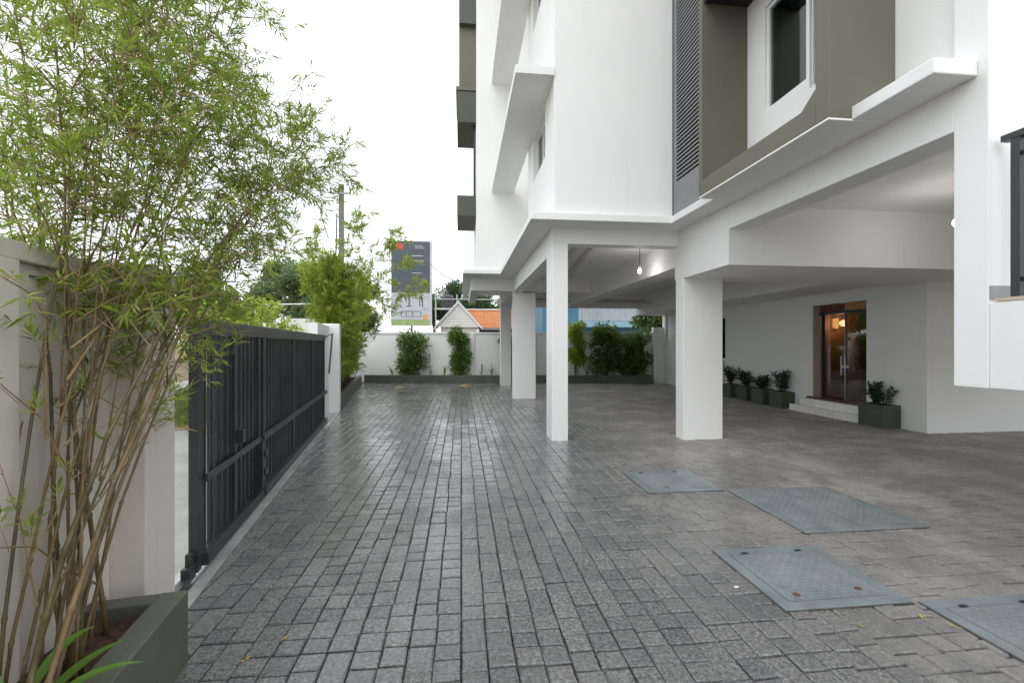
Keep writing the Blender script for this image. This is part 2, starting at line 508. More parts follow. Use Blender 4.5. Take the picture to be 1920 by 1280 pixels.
def add_paver(mb, poly, rr):
    k = len(poly); cx = sum(p[0] for p in poly) / k; cy = sum(p[1] for p in poly) / k
    dz = rr.uniform(-0.003, 0.003); tx = rr.uniform(-0.022, 0.022); ty = rr.uniform(-0.022, 0.022)
    n = len(mb.v)
    def inset(e):
        o = []
        for p in poly:
            vx, vy = cx - p[0], cy - p[1]
            o.append((p[0] + math.copysign(min(e, abs(vx)), vx) if vx else p[0], p[1] + math.copysign(min(e, abs(vy)), vy) if vy else p[1]))
        return o
    i1 = inset(0.0008 + rr.uniform(0, .001)); i2 = inset(0.006 + rr.uniform(0, .003))
    for p in poly: mb.v.append((p[0], p[1], -0.024))
    for p in i1: mb.v.append((p[0], p[1], -0.006 + dz + tx * (p[0] - cx) + ty * (p[1] - cy)))
    for p in i2: mb.v.append((p[0], p[1], dz + tx * (p[0] - cx) + ty * (p[1] - cy) + rr.uniform(-0.0012, 0.0012)))
    for i in range(k):
        j = (i + 1) % k
        mb.f.append((n + i, n + j, n + k + j, n + k + i)); mb.m.append(0)
        mb.f.append((n + k + i, n + k + j, n + 2 * k + j, n + 2 * k + i)); mb.m.append(0)
    mb.f.append(tuple(n + 2 * k + i for i in range(k))); mb.m.append(0)


TW = 0.26
pieces = []
rp = random.Random(3)
sN = BR                                      # boundary normal
ix = 0
x = -3.9
while x < 11.2:
    y = 1.2 - rp.choice((0, 0.065, 0.13, 0.195))
    while y < 18.2:
        o, i_ = 0.0021, 0.0011
        oy, iy = 0.0056, 0.0042
        xm = x + TW / 2 + rp.uniform(-.005, .005)
        rects = []
        longside = rp.choice((0, 0, 1, 2))          # now and then one course of a tile is a single long block
        for side, (xa, xb) in enumerate(((x + o, xm - i_), (xm + i_, x + TW - o))):
            ym = y + TW / 2 + rp.uniform(-.018, .018)
            if longside == side + 1: rects.append(((xa, xb), (y + oy, y + TW - oy)))
            else: rects += [((xa, xb), (y + oy, ym - iy)), ((xa, xb), (ym + iy, y + TW - oy))]
        for (xa, xb), (ya, yb) in rects:
            cx, cy = (xa + xb) / 2, (ya + yb) / 2
            if cx > 8.0 and cy > 6.9: continue
            if any(h[0] + .03 < xa and xb < h[1] - .03 and h[2] + .03 < ya and yb < h[3] - .03 for h in HATCHES): continue
            jit = lambda: rp.uniform(-.0016, .0016)
            poly = [(xa + jit(), ya + jit()), (xb + jit(), ya + jit()), (xb + jit(), yb + jit()), (xa + jit(), yb + jit())]
            full = True
            p2 = clip(poly, sN.x, sN.y, -1.12)
            if len(p2) != 4 or area(p2) < area(poly) * .999: full = False
            if len(p2) < 3: continue
            p2 = clip(p2, -BW_N.x, -BW_N.y, -(BW_N.dot(BW_A)))
            if len(p2) < 3 or area(p2) < 0.0008: continue
            if area(p2) < area(poly) * .999: full = False
            pieces.append((p2, full, cx, cy))
        y += TW
    x += TW


def in_view(x, y):
    u = x * math.cos(YAW) - y * math.sin(YAW); v = x * math.sin(YAW) + y * math.cos(YAW)
    return v > 2.02 and abs(u) < 1.11 * v and not toB(x, y)[0] < -0.9


near = sorted([i for i, p in enumerate(pieces) if p[1] and in_view(p[2], p[3]) and not any(h[0] - .02 < p[2] < h[1] + .02 and h[2] - .02 < p[3] < h[3] + .02 for h in HATCHES)],
              key=lambda i: math.hypot(pieces[i][2], pieces[i][3]) * (1.0 if area(pieces[i][0]) > .02 else 1.25))[:298]
near = set(near)
mb = MB()
cache = {}
for i, (p, full, cx, cy) in enumerate(pieces):
    if i in near:
        m1 = MB(); add_paver(m1, [(q[0] - cx, q[1] - cy) for q in p], rp)
        o = m1.build('paver', M_PAVER, pav); o.location = (cx, cy, 0)
    else:
        add_paver(mb, p, rp)
tag(mb.build('paver_field', M_PAVER, pav), kind='stuff')

# ------------------------------------------------------------------ the apartment building
bld = empty('apartment_building', (3.5, 6.9, 0), 'white apartment block raised on columns over open parking, olive window box above', 'building')


def bpart(name, mb, mat, bevel=0.006, parent=None):
    return mb.build(name, mat, parent or bld, bevel=bevel)


bpart('floor_slab', MB().prism([(1.0, 6.5), (3.13, 6.5), (3.13, 2.70), (3.46, 2.70), (3.46, 2.86), (12, 2.86), (12, 16.95), (0.04, 16.95), (0.04, 11.68), (1.0, 11.68)], 3.307, 3.413), M_WHITE, 0.008)
# columns
for (x0, x1, y0, y1, z1) in ((1.40, 1.656, 6.96, 7.42, 3.065), (1.42, 2.05, 12.46, 12.76, 2.92), (3.464, 4.12, 6.80, 7.06, 2.535), (1.42, 1.80, 16.48, 16.85, 2.92)):
    bpart('column', MB().box(x0, x1, y0, y1, -0.02, z1 + .004), M_WHITE, 0.010)
# beams
bpart('front_beam', MB().box(1.40, 3.464, 6.96, 7.20, 3.065, 3.33), M_WHITE)
bpart('side_beam', MB().box(1.403, 1.66, 7.20, 16.86, 2.92, 3.335), M_WHITE)
bpart('side_beam', MB().box(3.464, 3.76, 2.855, 5.585, 3.0, 3.33), M_WHITE)
bpart('transfer_beam', MB().box(3.464, 11.9, 5.585, 7.09, 2.535, 3.33), M_WHITE)
bpart('side_beam', MB().box(3.62, 4.08, 7.09, 16.3, 2.80, 3.34), M_WHITE)
bpart('soffit_beam', MB().box(6.62, 7.78, 7.09, 16.9, 2.60, 3.335), M_WHITE)
bpart('rear_beam', MB().box(1.66, 6.62, 16.3, 16.6, 2.84, 3.345), M_WHITE)
bpart('cross_beam', MB().box(1.66, 3.62, 12.45, 12.75, 2.95, 3.345), M_WHITE)
bpart('eave_beam', MB().box(0.26, 1.403, 12.6, 12.85, 2.98, 3.33), M_WHITE)
bpart('eave_beam', MB().box(0.26, 0.5, 12.85, 16.6, 2.98, 3.328), M_WHITE)
# upper walls
bpart('front_wall', MB().box(1.36, 3.19, 6.60, 6.80, 3.41, 12.0), M_WHITE)
lw = bpart('side_wall', wall_grid('x', 1.36, 0.2, 6.803, 9.2, 3.41, 12.0, [(7.33, 8.55, 4.56, 5.36), (7.33, 8.55, 7.40, 8.20)]), M_WHITE, 0)
bpart('far_wall', MB().box(0.385, 2.3, 11.80, 14.0, 3.41, 12.0), M_WHITE)
bpart('recess_wall', MB().box(1.9, 2.1, 9.2, 11.8, 3.41, 12.0), M_WHITE)
bpart('return_wall', MB().box(1.56, 1.9, 9.0, 9.2, 3.41, 12.0), M_WHITE)
mw = bpart('main_wall', wall_grid('x', 3.52, 0.18, 2.858, 5.93, 3.41, 12.0, [(4.30, 4.95, 4.20, 5.42), (3.72, 4.265, 4.10, 5.42), (4.30, 4.95, 7.0, 8.4)]), M_WHITE, 0)
bpart('end_wall', MB().box(3.464, 12.0, 2.64, 2.855, 1.205, 12.0), M_WHITE)
bpart('light_block_core', MB().box(3.9, 11.9, 2.9, 16.9, 3.42, 11.9), M_DARK, 0)  # unseen solid core, added to keep the upper floors light-tight
bpart('light_block_core', MB().box(2.3, 3.8, 6.9, 16.9, 3.42, 11.9), M_DARK, 0)
bpart('roof', MB().prism([(1.2, 6.4), (3.3, 6.4), (3.3, 2.6), (12.1, 2.6), (12.1, 17), (0.2, 17), (0.2, 11.6), (1.2, 11.6)], 12.0, 12.15), M_WHITE, 0)  # unseen top slab, added to block light from above
# sunshades on the left face
for z in (5.44, 8.25, 11.05):
    bpart('sunshade', MB().box(0.78, 1.36, 6.56, 11.80, z, z + .12), M_WHITE)
# small windows of the left face
for z in (4.56, 7.40):
    wn = bpart('window', MB().box(1.44, 1.49, 7.335, 8.545, z + .004, z + .05).box(1.44, 1.49, 7.335, 8.545, z + .75, z + .796)
               .box(1.44, 1.49, 7.335, 7.385, z + .05, z + .75).box(1.44, 1.49, 8.495, 8.545, z + .05, z + .75).box(1.435, 1.495, 7.905, 7.975, z + .05, z + .75), M_FRAME, 0)
    bpart('pane', MB().box(1.46, 1.466, 7.385, 7.905, z + .05, z + .75), M_GLASS, 0, wn)
    bpart('pane', MB().box(1.46, 1.466, 7.975, 8.495, z + .05, z + .75), M_GLASS, 0, wn)
bpart('painted_room_shade', MB().box(1.62, 1.7, 7.2, 8.8, 3.5, 11.5), M_DARK, 0)  # dark sheet paints the unlit room behind the panes
# far olive window boxes on the left
fb = bpart('far_window_box', MB().box(-0.11, 0.382, 12.0, 13.6, 4.86, 5.40), M_OLIVED)
bpart('far_window_box', MB().box(-0.11, 0.382, 12.0, 13.6, 7.32, 8.14), M_OLIVED)
bpart('box_cap', MB().box(-0.14, 0.382, 11.97, 13.6, 8.14, 8.24), M_OLIVE)
bpart('box_cheek', MB().box(-0.06, 0.382, 12.04, 13.6, 8.24, 9.84), M_OLIVE)
bpart('far_window_box', MB().box(-0.06, 0.382, 11.9, 13.6, 9.84, 11.6), M_OLIVED)
bpart('rail_post', MB().box(0.32, 0.380, 12.2, 12.26, 5.40, 7.32), M_BLACK, 0)
# louvered service shaft
lp = bpart('louver_panel', wall_grid('x', 3.2, 0.05, 5.40, 6.60, 3.414, 12.0, [(5.80, 6.50, 3.90, 11.8)]), M_LOUV, 0)
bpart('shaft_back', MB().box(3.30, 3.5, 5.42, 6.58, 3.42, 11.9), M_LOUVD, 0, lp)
bpart('shaft_side', MB().box(3.25, 3.519, 5.395, 5.415, 3.42, 11.9), M_LOUV, 0, lp)
sl = MB().box(-0.025, 0.035, -0.35, 0.35, -0.006, 0.006, 0, Matrix.Rotation(math.radians(-52), 4, 'Y')).box(-0.022, -0.012, -0.35, 0.35, -0.032, -0.006).mesh('slat', M_LOUV)
z = 3.93
while z < 8.4:
    o = bpy.data.objects.new('slat', sl); C.objects.link(o); o.parent = lp
    o.matrix_parent_inverse = bld.matrix_basis.inverted() @ Matrix.Identity(4)
    o.matrix_parent_inverse = (bld.matrix_basis @ lp.matrix_parent_inverse).inverted()
    o.location = (3.222, 6.15, z); z += 0.060
# olive window box (a deep frame round the wall and its window)
wb = bpart('window_box', MB().box(2.921, 3.518, 3.477, 5.268, 3.318, 3.50), M_OLIVE, 0.004)
bpart('soffit', MB().box(2.924, 3.518, 3.343, 5.342, 3.300, 3.3165), M_WHITE, 0, wb)
bpart('near_cheek', MB().box(2.921, 3.518, 3.34, 3.475, 3.318, 9.5), M_OLIVE, 0.004, wb)
bpart('far_cheek', MB().box(2.921, 3.518, 5.27, 5.345, 3.318, 9.5), M_OLIVE, 0.004, wb)
bpart('box_head', MB().box(2.95, 3.518, 3.478, 5.268, 5.66, 5.72), M_BLACK, 0, wb)
bpart('box_head_trim', MB().box(2.94, 3.518, 3.478, 5.268, 5.722, 5.90), M_WHITE, 0, wb)
gm = MB(); gy = [(3.476, 3.501), (3.64, 3.501), (3.476, 3.62)]
gm.v += [(2.925, a, b_) for a, b_ in gy] + [(3.0, a, b_) for a, b_ in gy]
for f in ((0, 1, 2), (5, 4, 3), (0, 3, 4, 1), (1, 4, 5, 2), (2, 5, 3, 0)): gm.f.append(f); gm.m.append(0)
bpart('corner_gusset', gm, M_OLIVE, 0, wb)
# windows inside the box
def curtain(y0, y1, z0, z1):
    m = MB(); n = 60; pts = []
    for i in range(n + 1):
        y = y0 + (y1 - y0) * i / n
        pts.append((3.69 + .016 * math.sin(i * 1.9) + .008 * math.sin(i * .83), y))
    for i in range(n):
        m.quad((*pts[i], z0), (*pts[i + 1], z0), (*pts[i + 1], z1), (*pts[i], z1))
    return m


def big_window(y0, y1, z0, z1, grille=True, t=.055):
    wn = bpart('window', MB().box(3.545, 3.60, y0 + .003, y1 - .003, z0 + .003, z0 + t).box(3.545, 3.60, y0 + .003, y1 - .003, z1 - t, z1 - .003)
               .box(3.545, 3.60, y0 + .003, y0 + t, z0 + t, z1 - t).box(3.545, 3.60, y1 - t, y1 - .003, z0 + t, z1 - t), M_FRAME, 0)
    bpart('pane', MB().box(3.57, 3.576, y0 + t, y1 - t, z0 + t, z1 - t), M_GLASS, 0, wn)
    if grille:
        g = MB()
        yy = y0 + .09
        while yy < y1 - .05:
            g.box(3.655, 3.667, yy, yy + .012, z0, z1); yy += .085
        for zz in (z0 + .35, z0 + .75): g.box(3.650, 3.655, y0, y1, zz, zz + .02)
        bpart('grille', g, M_FAS, 0, wn)
        bpart('curtain', curtain(y0 - .02, y1 + .02, z0 - .02, z1 + .02), M_CURT, 0, wn)
    return wn
big_window(4.30, 4.95, 4.20, 5.42, True, .04)
big_window(3.72, 4.265, 4.10, 5.42, False, .018)
big_window(4.30, 4.95, 7.0, 8.4)
bpart('painted_room_shade', MB().box(3.76, 3.80, 3.0, 5.9, 3.5, 11.5), M_DARK, 0)  # same painted darkness behind the large windows
# stair landing with railing at the right
ln = bpart('stair_landing', MB().box(3.465, 3.60, -1.5, 2.638, 1.208, 1.775), M_WHITE)
bpart('landing_floor', MB().box(3.6, 6.5, -1.5, 2.636, 1.21, 1.36), M_WHITE, 0, ln)
bpart('landing_pier', MB().box(3.7, 4.0, -1.4, -1.0, -0.02, 1.208), M_WHITE, 0, ln)
bpart('landing_coping', MB().box(3.462, 3.61, -1.5, 2.60, 1.777, 1.80), M_BEIGE, 0, ln)
bpart('skirting', MB().box(3.468, 3.62, 2.626, 2.639, 1.80, 1.885), M_FAS, 0, ln)
rl = empty('railing', (3.53, 2.5, 1.8), parent=bld)
rl.matrix_parent_inverse = bld.matrix_basis.inverted()
def rpart(name, mb):
    o = mb.build(name, M_BLACK); o.parent = rl
    o.matrix_parent_inverse = rl.matrix_basis.inverted()
    return o
rpart('handrail', MB().box(3.50, 3.56, -1.4, 2.60, 2.815, 2.855))
rpart('bottom_rail', MB().box(3.52, 3.54, -1.4, 2.52, 1.90, 1.925))
rpart('upper_rail', MB().box(3.52, 3.54, -1.4, 2.52, 2.70, 2.725))
rpart('post', MB().box(3.505, 3.555, 2.50, 2.55, 1.80, 2.815))
y = 2.39
while y > 1.4:
    rpart('baluster', MB().box(3.522, 3.538, y, y + .016, 1.925, 2.70)); y -= .11

# ground floor rooms
bpart('lobby_wall', wall_grid('x', 7.78, 0.22, 6.83, 16.95, -0.02, 3.33, [(7.98, 9.34, 0.30, 2.352), (12.70, 13.44, 0.0, 2.36)]), M_WHITE, 0)
bpart('lobby_wall', MB().box(7.782, 12.0, 6.832, 7.05, -0.02, 2.56), M_WHITE, 0)
# entrance
en = bpart('entrance', MB().box(8.0, 10.6, 7.2, 10.6, 0.20, 0.30), M_GRANITE, 0)
bpart('lobby_back', MB().box(10.4, 10.6, 7.2, 10.6, 0.30, 2.8), M_WOOD, 0, en)
bpart('lobby_side', MB().box(8.001, 10.4, 10.3, 10.5, 0.30, 2.8), M_WOOD, 0, en)
bpart('lobby_side', MB().box(8.001, 10.4, 7.1, 7.3, 0.30, 2.8), M_WOODL, 0, en)
bpart('lobby_ceiling', MB().box(8.001, 10.4, 7.1, 10.5, 2.55, 2.7), M_WOODL, 0, en)
bpart('far_jamb', MB().box(7.79, 7.998, 9.322, 9.338, .345, 2.35), M_BEIGE, 0, en)
bpart('threshold', MB().box(7.70, 8.0, 7.95, 9.42, .302, .345), M_GRANITE, 0.004, en)
bpart('step', MB().box(7.62, 7.779, 7.9, 9.52, 0.14, 0.30), M_MARBLE, 0.006, en)
bpart('step', MB().box(7.50, 7.779, 7.86, 9.70, -0.015, 0.138), M_MARBLE, 0.006, en)
# two glass leaves and the wooden door standing open inside
for (y0, y1) in ((8.66, 9.32), (7.985, 8.64)):
    lf = bpart('glass_leaf', MB().box(7.955, 7.965, y0, y1, .36, 2.14), M_DGLASS, 0, en)
    bpart('handle', MB().tube([(7.90, (8.70 if y0 > 8.5 else 8.60), .85), (7.90, (8.70 if y0 > 8.5 else 8.60), 1.25)], .012, 8), M_STEEL, 0, en)
    bpart('patch_fitting', MB().box(7.945, 7.975, (8.66 if y0 > 8.5 else 8.56), (8.74 if y0 > 8.5 else 8.64), 1.0, 1.06), M_STEEL, 0, en)
bpart('head_frame', MB().box(7.93, 7.99, 7.985, 9.32, 2.14, 2.20), M_BLACK, 0, en)
bpart('head_panel', MB().box(7.95, 7.97, 7.985, 8.66, 2.20, 2.35), M_WOODL, 0, en)
bpart('head_panel', MB().box(7.95, 7.97, 8.66, 9.32, 2.20, 2.35), M_WOOD, 0, en)
bpart('centre_stile', MB().box(7.94, 7.98, 8.64, 8.66, .345, 2.14), M_FAS, 0, en)
bpart('far_stile', MB().box(7.94, 7.98, 9.22, 9.26, .345, 2.14), M_BLACK, 0, en)
bpart('inner_door_leaf', MB().box(8.3, 9.3, 9.75, 9.80, .31, 2.4), M_WOOD, 0, en)
# side door with louvres
sdr = bpart('side_door', MB().box(7.83, 7.86, 12.71, 13.43, 0.0, .08).box(7.83, 7.86, 12.71, 13.43, 1.0, 1.08).box(7.83, 7.86, 12.71, 13.43, 2.28, 2.35)
            .box(7.83, 7.86, 12.71, 12.79, .08, 2.28).box(7.83, 7.86, 13.35, 13.43, .08, 2.28), M_FRAME, 0)
bpart('pane', MB().box(7.84, 7.845, 12.79, 13.35, 1.08, 2.28), M_GLASS, 0, sdr)
bpart('backing', MB().box(7.90, 7.95, 12.65, 13.5, 0.0, 2.4), M_DARK, 0, sdr)
for k in range(12):
    bpart('slat', MB().box(7.832, 7.85, 12.79, 13.35, .10 + k * .075, .14 + k * .075), M_FRAME, 0, sdr)
# pipes under the ceiling
bpart('ceiling_pipe', MB().tube([(1.9, 15.4, 3.02), (6.4, 15.2, 2.98)], .055, 10), M_PVC, 0)
bpart('ceiling_pipe', MB().tube([(1.9, 15.0, 2.94), (6.4, 14.8, 2.90)], .04, 10), M_PVC, 0)
bpart('ceiling_pipe', MB().tube([(2.3, 8.0, 3.22), (3.1, 14.8, 3.18)], .05, 10), M_PVC, 0)
bpart('ceiling_pipe', MB().tube([(2.0, 7.6, 3.24), (2.75, 14.8, 3.20)], .035, 10), M_PVC, 0)
bpart('down_pipe', MB().tube([(7.6, 16.2, 1.4), (7.6, 16.2, 2.62)], .045, 10), M_PVC, 0)


# hanging lamps
def pendant(loc, top, label, watts=2.4):
    t = empty('pendant_lamp', loc, label, 'lamp', 'bare bulbs lit under the parking ceiling')
    MB().tube([(0, 0, .09), (0, 0, top - loc[2])], .006, 6).build('cord', M_BLACK, t, loc=(0, 0, 0)).matrix_parent_inverse.identity()
    o = MB().lathe([(.018, .10), (.02, .05), (.012, .04)], (0, 0, 0), 12).build('socket', M_FRAME, t, True, loc=(0, 0, 0)); o.matrix_parent_inverse.identity()
    o = MB().lathe([(.011, .045), (.025, .022), (.031, -.004), (.026, -.028), (.011, -.040), (.0, -.042)], (0, 0, 0), 14).build('bulb', M_BULB, t, True, loc=(0, 0, 0)); o.matrix_parent_inverse.identity()
    l = bpy.data.lights.new('bulb_light', 'POINT'); l.energy = watts; l.shadow_soft_size = .06; l.color = (1, .96, .9)
    lo = bpy.data.objects.new('bulb_light', l); C.objects.link(lo); lo.parent = t; lo.location = (0, 0, -.12)


pendant((3.30, 8.15, 2.86), 3.307, 'lit bare bulb hanging on a cord between the two front columns')
pendant((5.55, 4.55, 2.87), 3.307, 'lit bare bulb peeking out beside the right white corner wall', 4)
# lobby sconce
t = empty('wall_sconce', (8.66, 9.74, 1.98), 'small glowing amber sconce on the dark wood inside the entrance', 'lamp')
for nm, mb_, mt in (('backplate', MB().box(-.06, .06, 0.0, .02, -.16, .16), M_GOLD), ('shade', MB().lathe([(.02, -.12), (.055, -.08), (.06, .08), (.04, .12)], (0, -.06, 0), 14), M_WARM)):
    o = mb_.build(nm, mt, t, loc=(0, 0, 0)); o.matrix_parent_inverse.identity()
l = bpy.data.lights.new('sconce_light', 'POINT'); l.energy = 6; l.color = (1, .66, .36); l.shadow_soft_size = .08
lo = bpy.data.objects.new('sconce_light', l); C.objects.link(lo); lo.parent = t; lo.location = (0, -.25, 0)

# ------------------------------------------------------------------ street wall on the left with gate piers
bwl = empty('boundary_wall', B(-1.33, 2, 0), 'off-white street wall with coping on the left behind the bamboo', 'wall')
MB().bbox(-1.50, -1.33, -3, 2.64, -.05, 1.80).build('wall_panel', M_WALLW, bwl)
MB().bbox(-1.54, -1.295, -3, 2.64, 1.802, 1.87).build('coping', M_WALLW, bwl, bevel=.006)
MB().bbox(-1.329, -1.285, .2, 2.02, .3, 1.80).build('pilaster', M_WALLW, bwl, bevel=.004)
MB().bbox(-1.50, -1.18, 2.643, 2.96, -.05, 1.90).build('gate_pier', M_WALLW, bwl, bevel=.006)
bwf = empty('boundary_wall', B(-1.337, 10.7, 0), 'white gate pier and wall at the far end of the gate', 'wall')
MB().bbox(-1.50, -1.337, 9.1, 10.65, -.05, 1.90).build('wall_panel', M_WHITE, bwf, bevel=.004)
MB().bbox(-1.50, -1.12, 10.653, 10.95, -.05, 1.95).build('gate_pier', M_WHITE, bwf, bevel=.006)
MB().bbox(-1.80, -1.62, 10.95, 18.4, -.05, 1.90).build('wall_panel', M_WHITE, bwf, bevel=.004)

# back wall (runs between BW_A and BW_B, set back behind its planter)
bd = (BW_B - BW_A).normalized()
ang = math.atan2(bd.y, bd.x)
MBK = Matrix.Translation((BW_A.x, BW_A.y, 0)) @ Matrix.Rotation(ang, 4, 'Z')
LB = (BW_B - BW_A).length
bk = empty('back_wall', (BW_A.x, BW_A.y + .6, 0), 'low off-white rear wall with coping and pilasters behind the shrubs', 'wall')
MB().box(-1.0, LB + 3, .62, .78, -.05, 1.90, 0, MBK).build('wall_panel', M_WHITE, bk)
MB().box(-1.0, LB + 3, .58, .82, 1.902, 1.97, 0, MBK).build('coping', M_WHITE, bk, bevel=.004)
for u in (3.78, 6.2, 8.6, 10.6):
    MB().box(u, u + .17, .55, .618, -.05, 1.90, 0, MBK).build('pilaster', M_WHITE, bk, bevel=.004)
MB().box(LB + .1, LB + 1.6, .3, .58, -.05, 2.15, 0, MBK).build('return_panel', M_WHITE, bk)

# planters (masonry troughs)
def trough(label, boxes, soil, M, loc, name='planter'):
    t = empty(name, loc, label, 'planter')
    mb_ = MB()
    for bx in boxes: mb_.box(*bx, 0, M)
    mb_.build('trough', M_PLANTER, t, bevel=.006)
    mb2 = MB()
    x0, x1, y0, y1, z0, z1 = soil
    nx = max(2, int((x1 - x0) / .06)); ny = max(2, int((y1 - y0) / .06))
    nx, ny = min(nx, 160), min(ny, 160)
    base = len(mb2.v)
    for i in range(nx + 1):
        for j in range(ny + 1):
            p = Vector((x0 + (x1 - x0) * i / nx, y0 + (y1 - y0) * j / ny, z1 + R.uniform(-.018, .018)))
            mb2.v.append(tuple(M @ p))
    for i in range(nx):
        for j in range(ny):
            a = i * (ny + 1) + j
            mb2.f.append((a, a + ny + 1, a + ny + 2, a + 1)); mb2.m.append(0)
    mb2.build('soil', M_SOIL, t)
    return t


MBB = Matrix.Rotation(PH, 4, 'Z')
trough('dark green masonry planter with red soil under the near bamboo', [(-1.05, -.938, .3, 2.49, -.03, .333), (-1.32, -1.05, 2.40, 2.488, -.03, .332), (-1.32, -1.05, .3, .4, -.03, .332)], (-1.328, -1.05, .4, 2.40, 0, .27), MBB, B(-1.1, 1.5))
trough('long green kerb planter under the dense bamboo beyond the gate', [(-1.22, -1.10, 10.96, 17.85, -.03, .34), (-1.6, -1.22, 10.97, 11.1, -.03, .338)], (-1.62, -1.22, 11.1, 18, 0, .28), MBB, B(-1.2, 14))
trough('dark green trough planter along the foot of the rear wall', [(-0.25, LB - .05, -.02, .12, -.03, .31), (LB - .2, LB - .052, .12, .55, -.03, .308)], (-.25, LB - .2, .12, .618, 0, .26), MBK, (BW_A.x + 4, BW_A.y, 0))

# ------------------------------------------------------------------ sliding gate
gt = empty('sliding_gate', B(-1.22, 6, 0), 'charcoal steel sliding gate of upright slats, standing closed at the left', 'gate')
G0, G1 = 3.30, 8.98
def gpart(name, mb_, mat=M_GATE, bevel=.003): return mb_.build(name, mat, gt, bevel=bevel)
ZT = 1.665
gpart('top_rail', MB().bbox(-1.255, -1.185, G0, G1, ZT - .10, ZT))
gpart('end_post', MB().bbox(-1.245, -1.19, G0, G0 + .06, .05, ZT - .102))
for d in (4.00, 4.66, 4.82, 6.2, 7.6, 8.88):
    gpart('post', MB().bbox(-1.245, -1.19, d, d + .055, .12, ZT - .102))
gpart('mid_rail', MB().bbox(-1.183, -1.165, G0 + .086, 4.66, .60, .65))
gpart('mid_rail', MB().bbox(-1.188, -1.150, 4.70, G1, .60, .655))
gpart('bottom_rail', MB().bbox(-1.25, -1.16, G0 + .086, 4.74, .055, .14))
gpart('bottom_rail', MB().bbox(-1.25, -1.15, 4.76, G1, .060, .15))
ms = MB().box(-.004, .004, -.0525, .0525, 0, ZT - .245).box(.004, .011, -.0525, -.036, 0, ZT - .245).box(.004, .008, .02, .026, 0, ZT - .245).mesh('slat', M_GATE)
d = G0 + .145
while d < G1 - .05:
    pitch = .118 if d < 3.75 else .108
    o = bpy.data.objects.new('slat', ms); C.objects.link(o); o.parent = gt
    o.matrix_parent_inverse = gt.matrix_basis.inverted()
    if d < 3.68: o.scale = (1, .84, 1)
    o.location = B(-1.214, d, .142); o.rotation_euler = (0, 0, PH)
    d += pitch
gpart('lock_box', MB().bbox(-1.188, -1.14, 4.03, 4.10, .72, .82))
gpart('drop_bolt', MB().bbox(-1.185, -1.155, 4.66, 4.70, .16, .62))
gpart('hinge', MB().bbox(-1.188, -1.145, 4.72, 4.80, .44, .50))
gpart('hinge', MB().bbox(-1.188, -1.145, 4.72, 4.80, .27, .33))
gpart('end_bracket', MB().bbox(-1.25, -1.20, 3.02, 3.298, .03, .065).bbox(-1.25, -1.20, 3.20, 3.298, .066, .12).bbox(-1.245, -1.205, 3.25, 3.298, .121, .19))
gpart('upper_stay', MB().tube([B(-1.20, 8.95, 1.62), B(-1.10, 9.25, 1.70), B(-1.14, 9.1, .95)], .018, 6), M_GATE, 0)
for d in (4.86, 8.80):
    gpart('roller', MB().lathe([(.0, -.02), (.05, -.02), (.042, 0), (.05, .02), (0, .02)], B(-1.205, d, .058), 14, 0, Matrix.Rotation(PH, 4, 'Z') @ Matrix.Rotation(math.pi / 2, 4, 'Y')), M_YEL, 0)
tr = tag(MB().bbox(-1.222, -1.188, 3.0, 10.6, -.01, .014).build('gate_track', M_STEEL), 'bright steel track rail on the ground under the sliding gate', 'gate track')

# ------------------------------------------------------------------ hatch covers in the paving
def hatch(x0, x1, y0, y1, label, double=False, holes=()):
    cx, cy = (x0 + x1) / 2, (y0 + y1) / 2
    t = empty('hatch_cover', (cx, cy, 0), label, 'hatch', 'blue-grey steel hatches in the paving')
    e = .075
    m = MB().box(x0, x1, y0, y0 + e, -.02, .012).box(x0, x1, y1 - e, y1, -.02, .012).box(x0, x0 + e, y0 + e, y1 - e, -.02, .012).box(x1 - e, x1, y0 + e, y1 - e, -.02, .012)
    m.build('frame', M_HATCH, t, bevel=.003)
    MB().box(x0 - .007, x1 + .007, y0 - .007, y1 + .007, -.021, .0045).build('grout_joint', M_GROUT, t)
    g = .006
    xs = [(x0 + e + g, x1 - e - g)] if not double else [(x0 + e + g, cx - g), (cx + g, x1 - e - g)]
    for xa, xb in xs:
        ya, yb = y0 + e + g, y1 - e - g
        pl = MB().box(xa, xb, ya, yb, -.02, .0125).build('plate', M_HATCH, t, bevel=.002)
        tr_ = MB(); p = .034; i = 0
        xx = xa + .025
        while xx < xb - .02:
            yy = ya + .025; j = 0
            while yy < yb - .02:
                a = math.radians(45 if (i + j) % 2 else -45)
                ca, sa = math.cos(a), math.sin(a); L, W = .0145, .0055; H = .0125
                q = [(L * ca, L * sa), (-W * sa, W * ca), (-L * ca, -L * sa), (W * sa, -W * ca)]
                n = len(tr_.v)
                tr_.v += [(xx + u, yy + v, H) for u, v in q] + [(xx, yy, H + .0042)]
                for k in range(4): tr_.f.append((n + k, n + (k + 1) % 4, n + 4)); tr_.m.append(0)
                yy += p; j += 1
            xx += p; i += 1
        o = tr_.build('tread', M_HATCH, pl); o['kind'] = 'stuff'
        o.matrix_parent_inverse = (t.matrix_basis @ pl.matrix_parent_inverse).inverted()
        for hx in (xa + .09, xb - .13):
            if not double:
                MB().box(hx, hx + .045, yb - .004, yb + .016, .0128, .018).build('hinge', M_BLACK, t)
    for hx, hy in holes:
        MB().lathe([(.0, .0150), (.011, .0150), (.013, .0180), (.020, .0172), (.021, .0127)], (hx, hy, 0), 12).build('lift_hole', M_RUST, t)
    return t


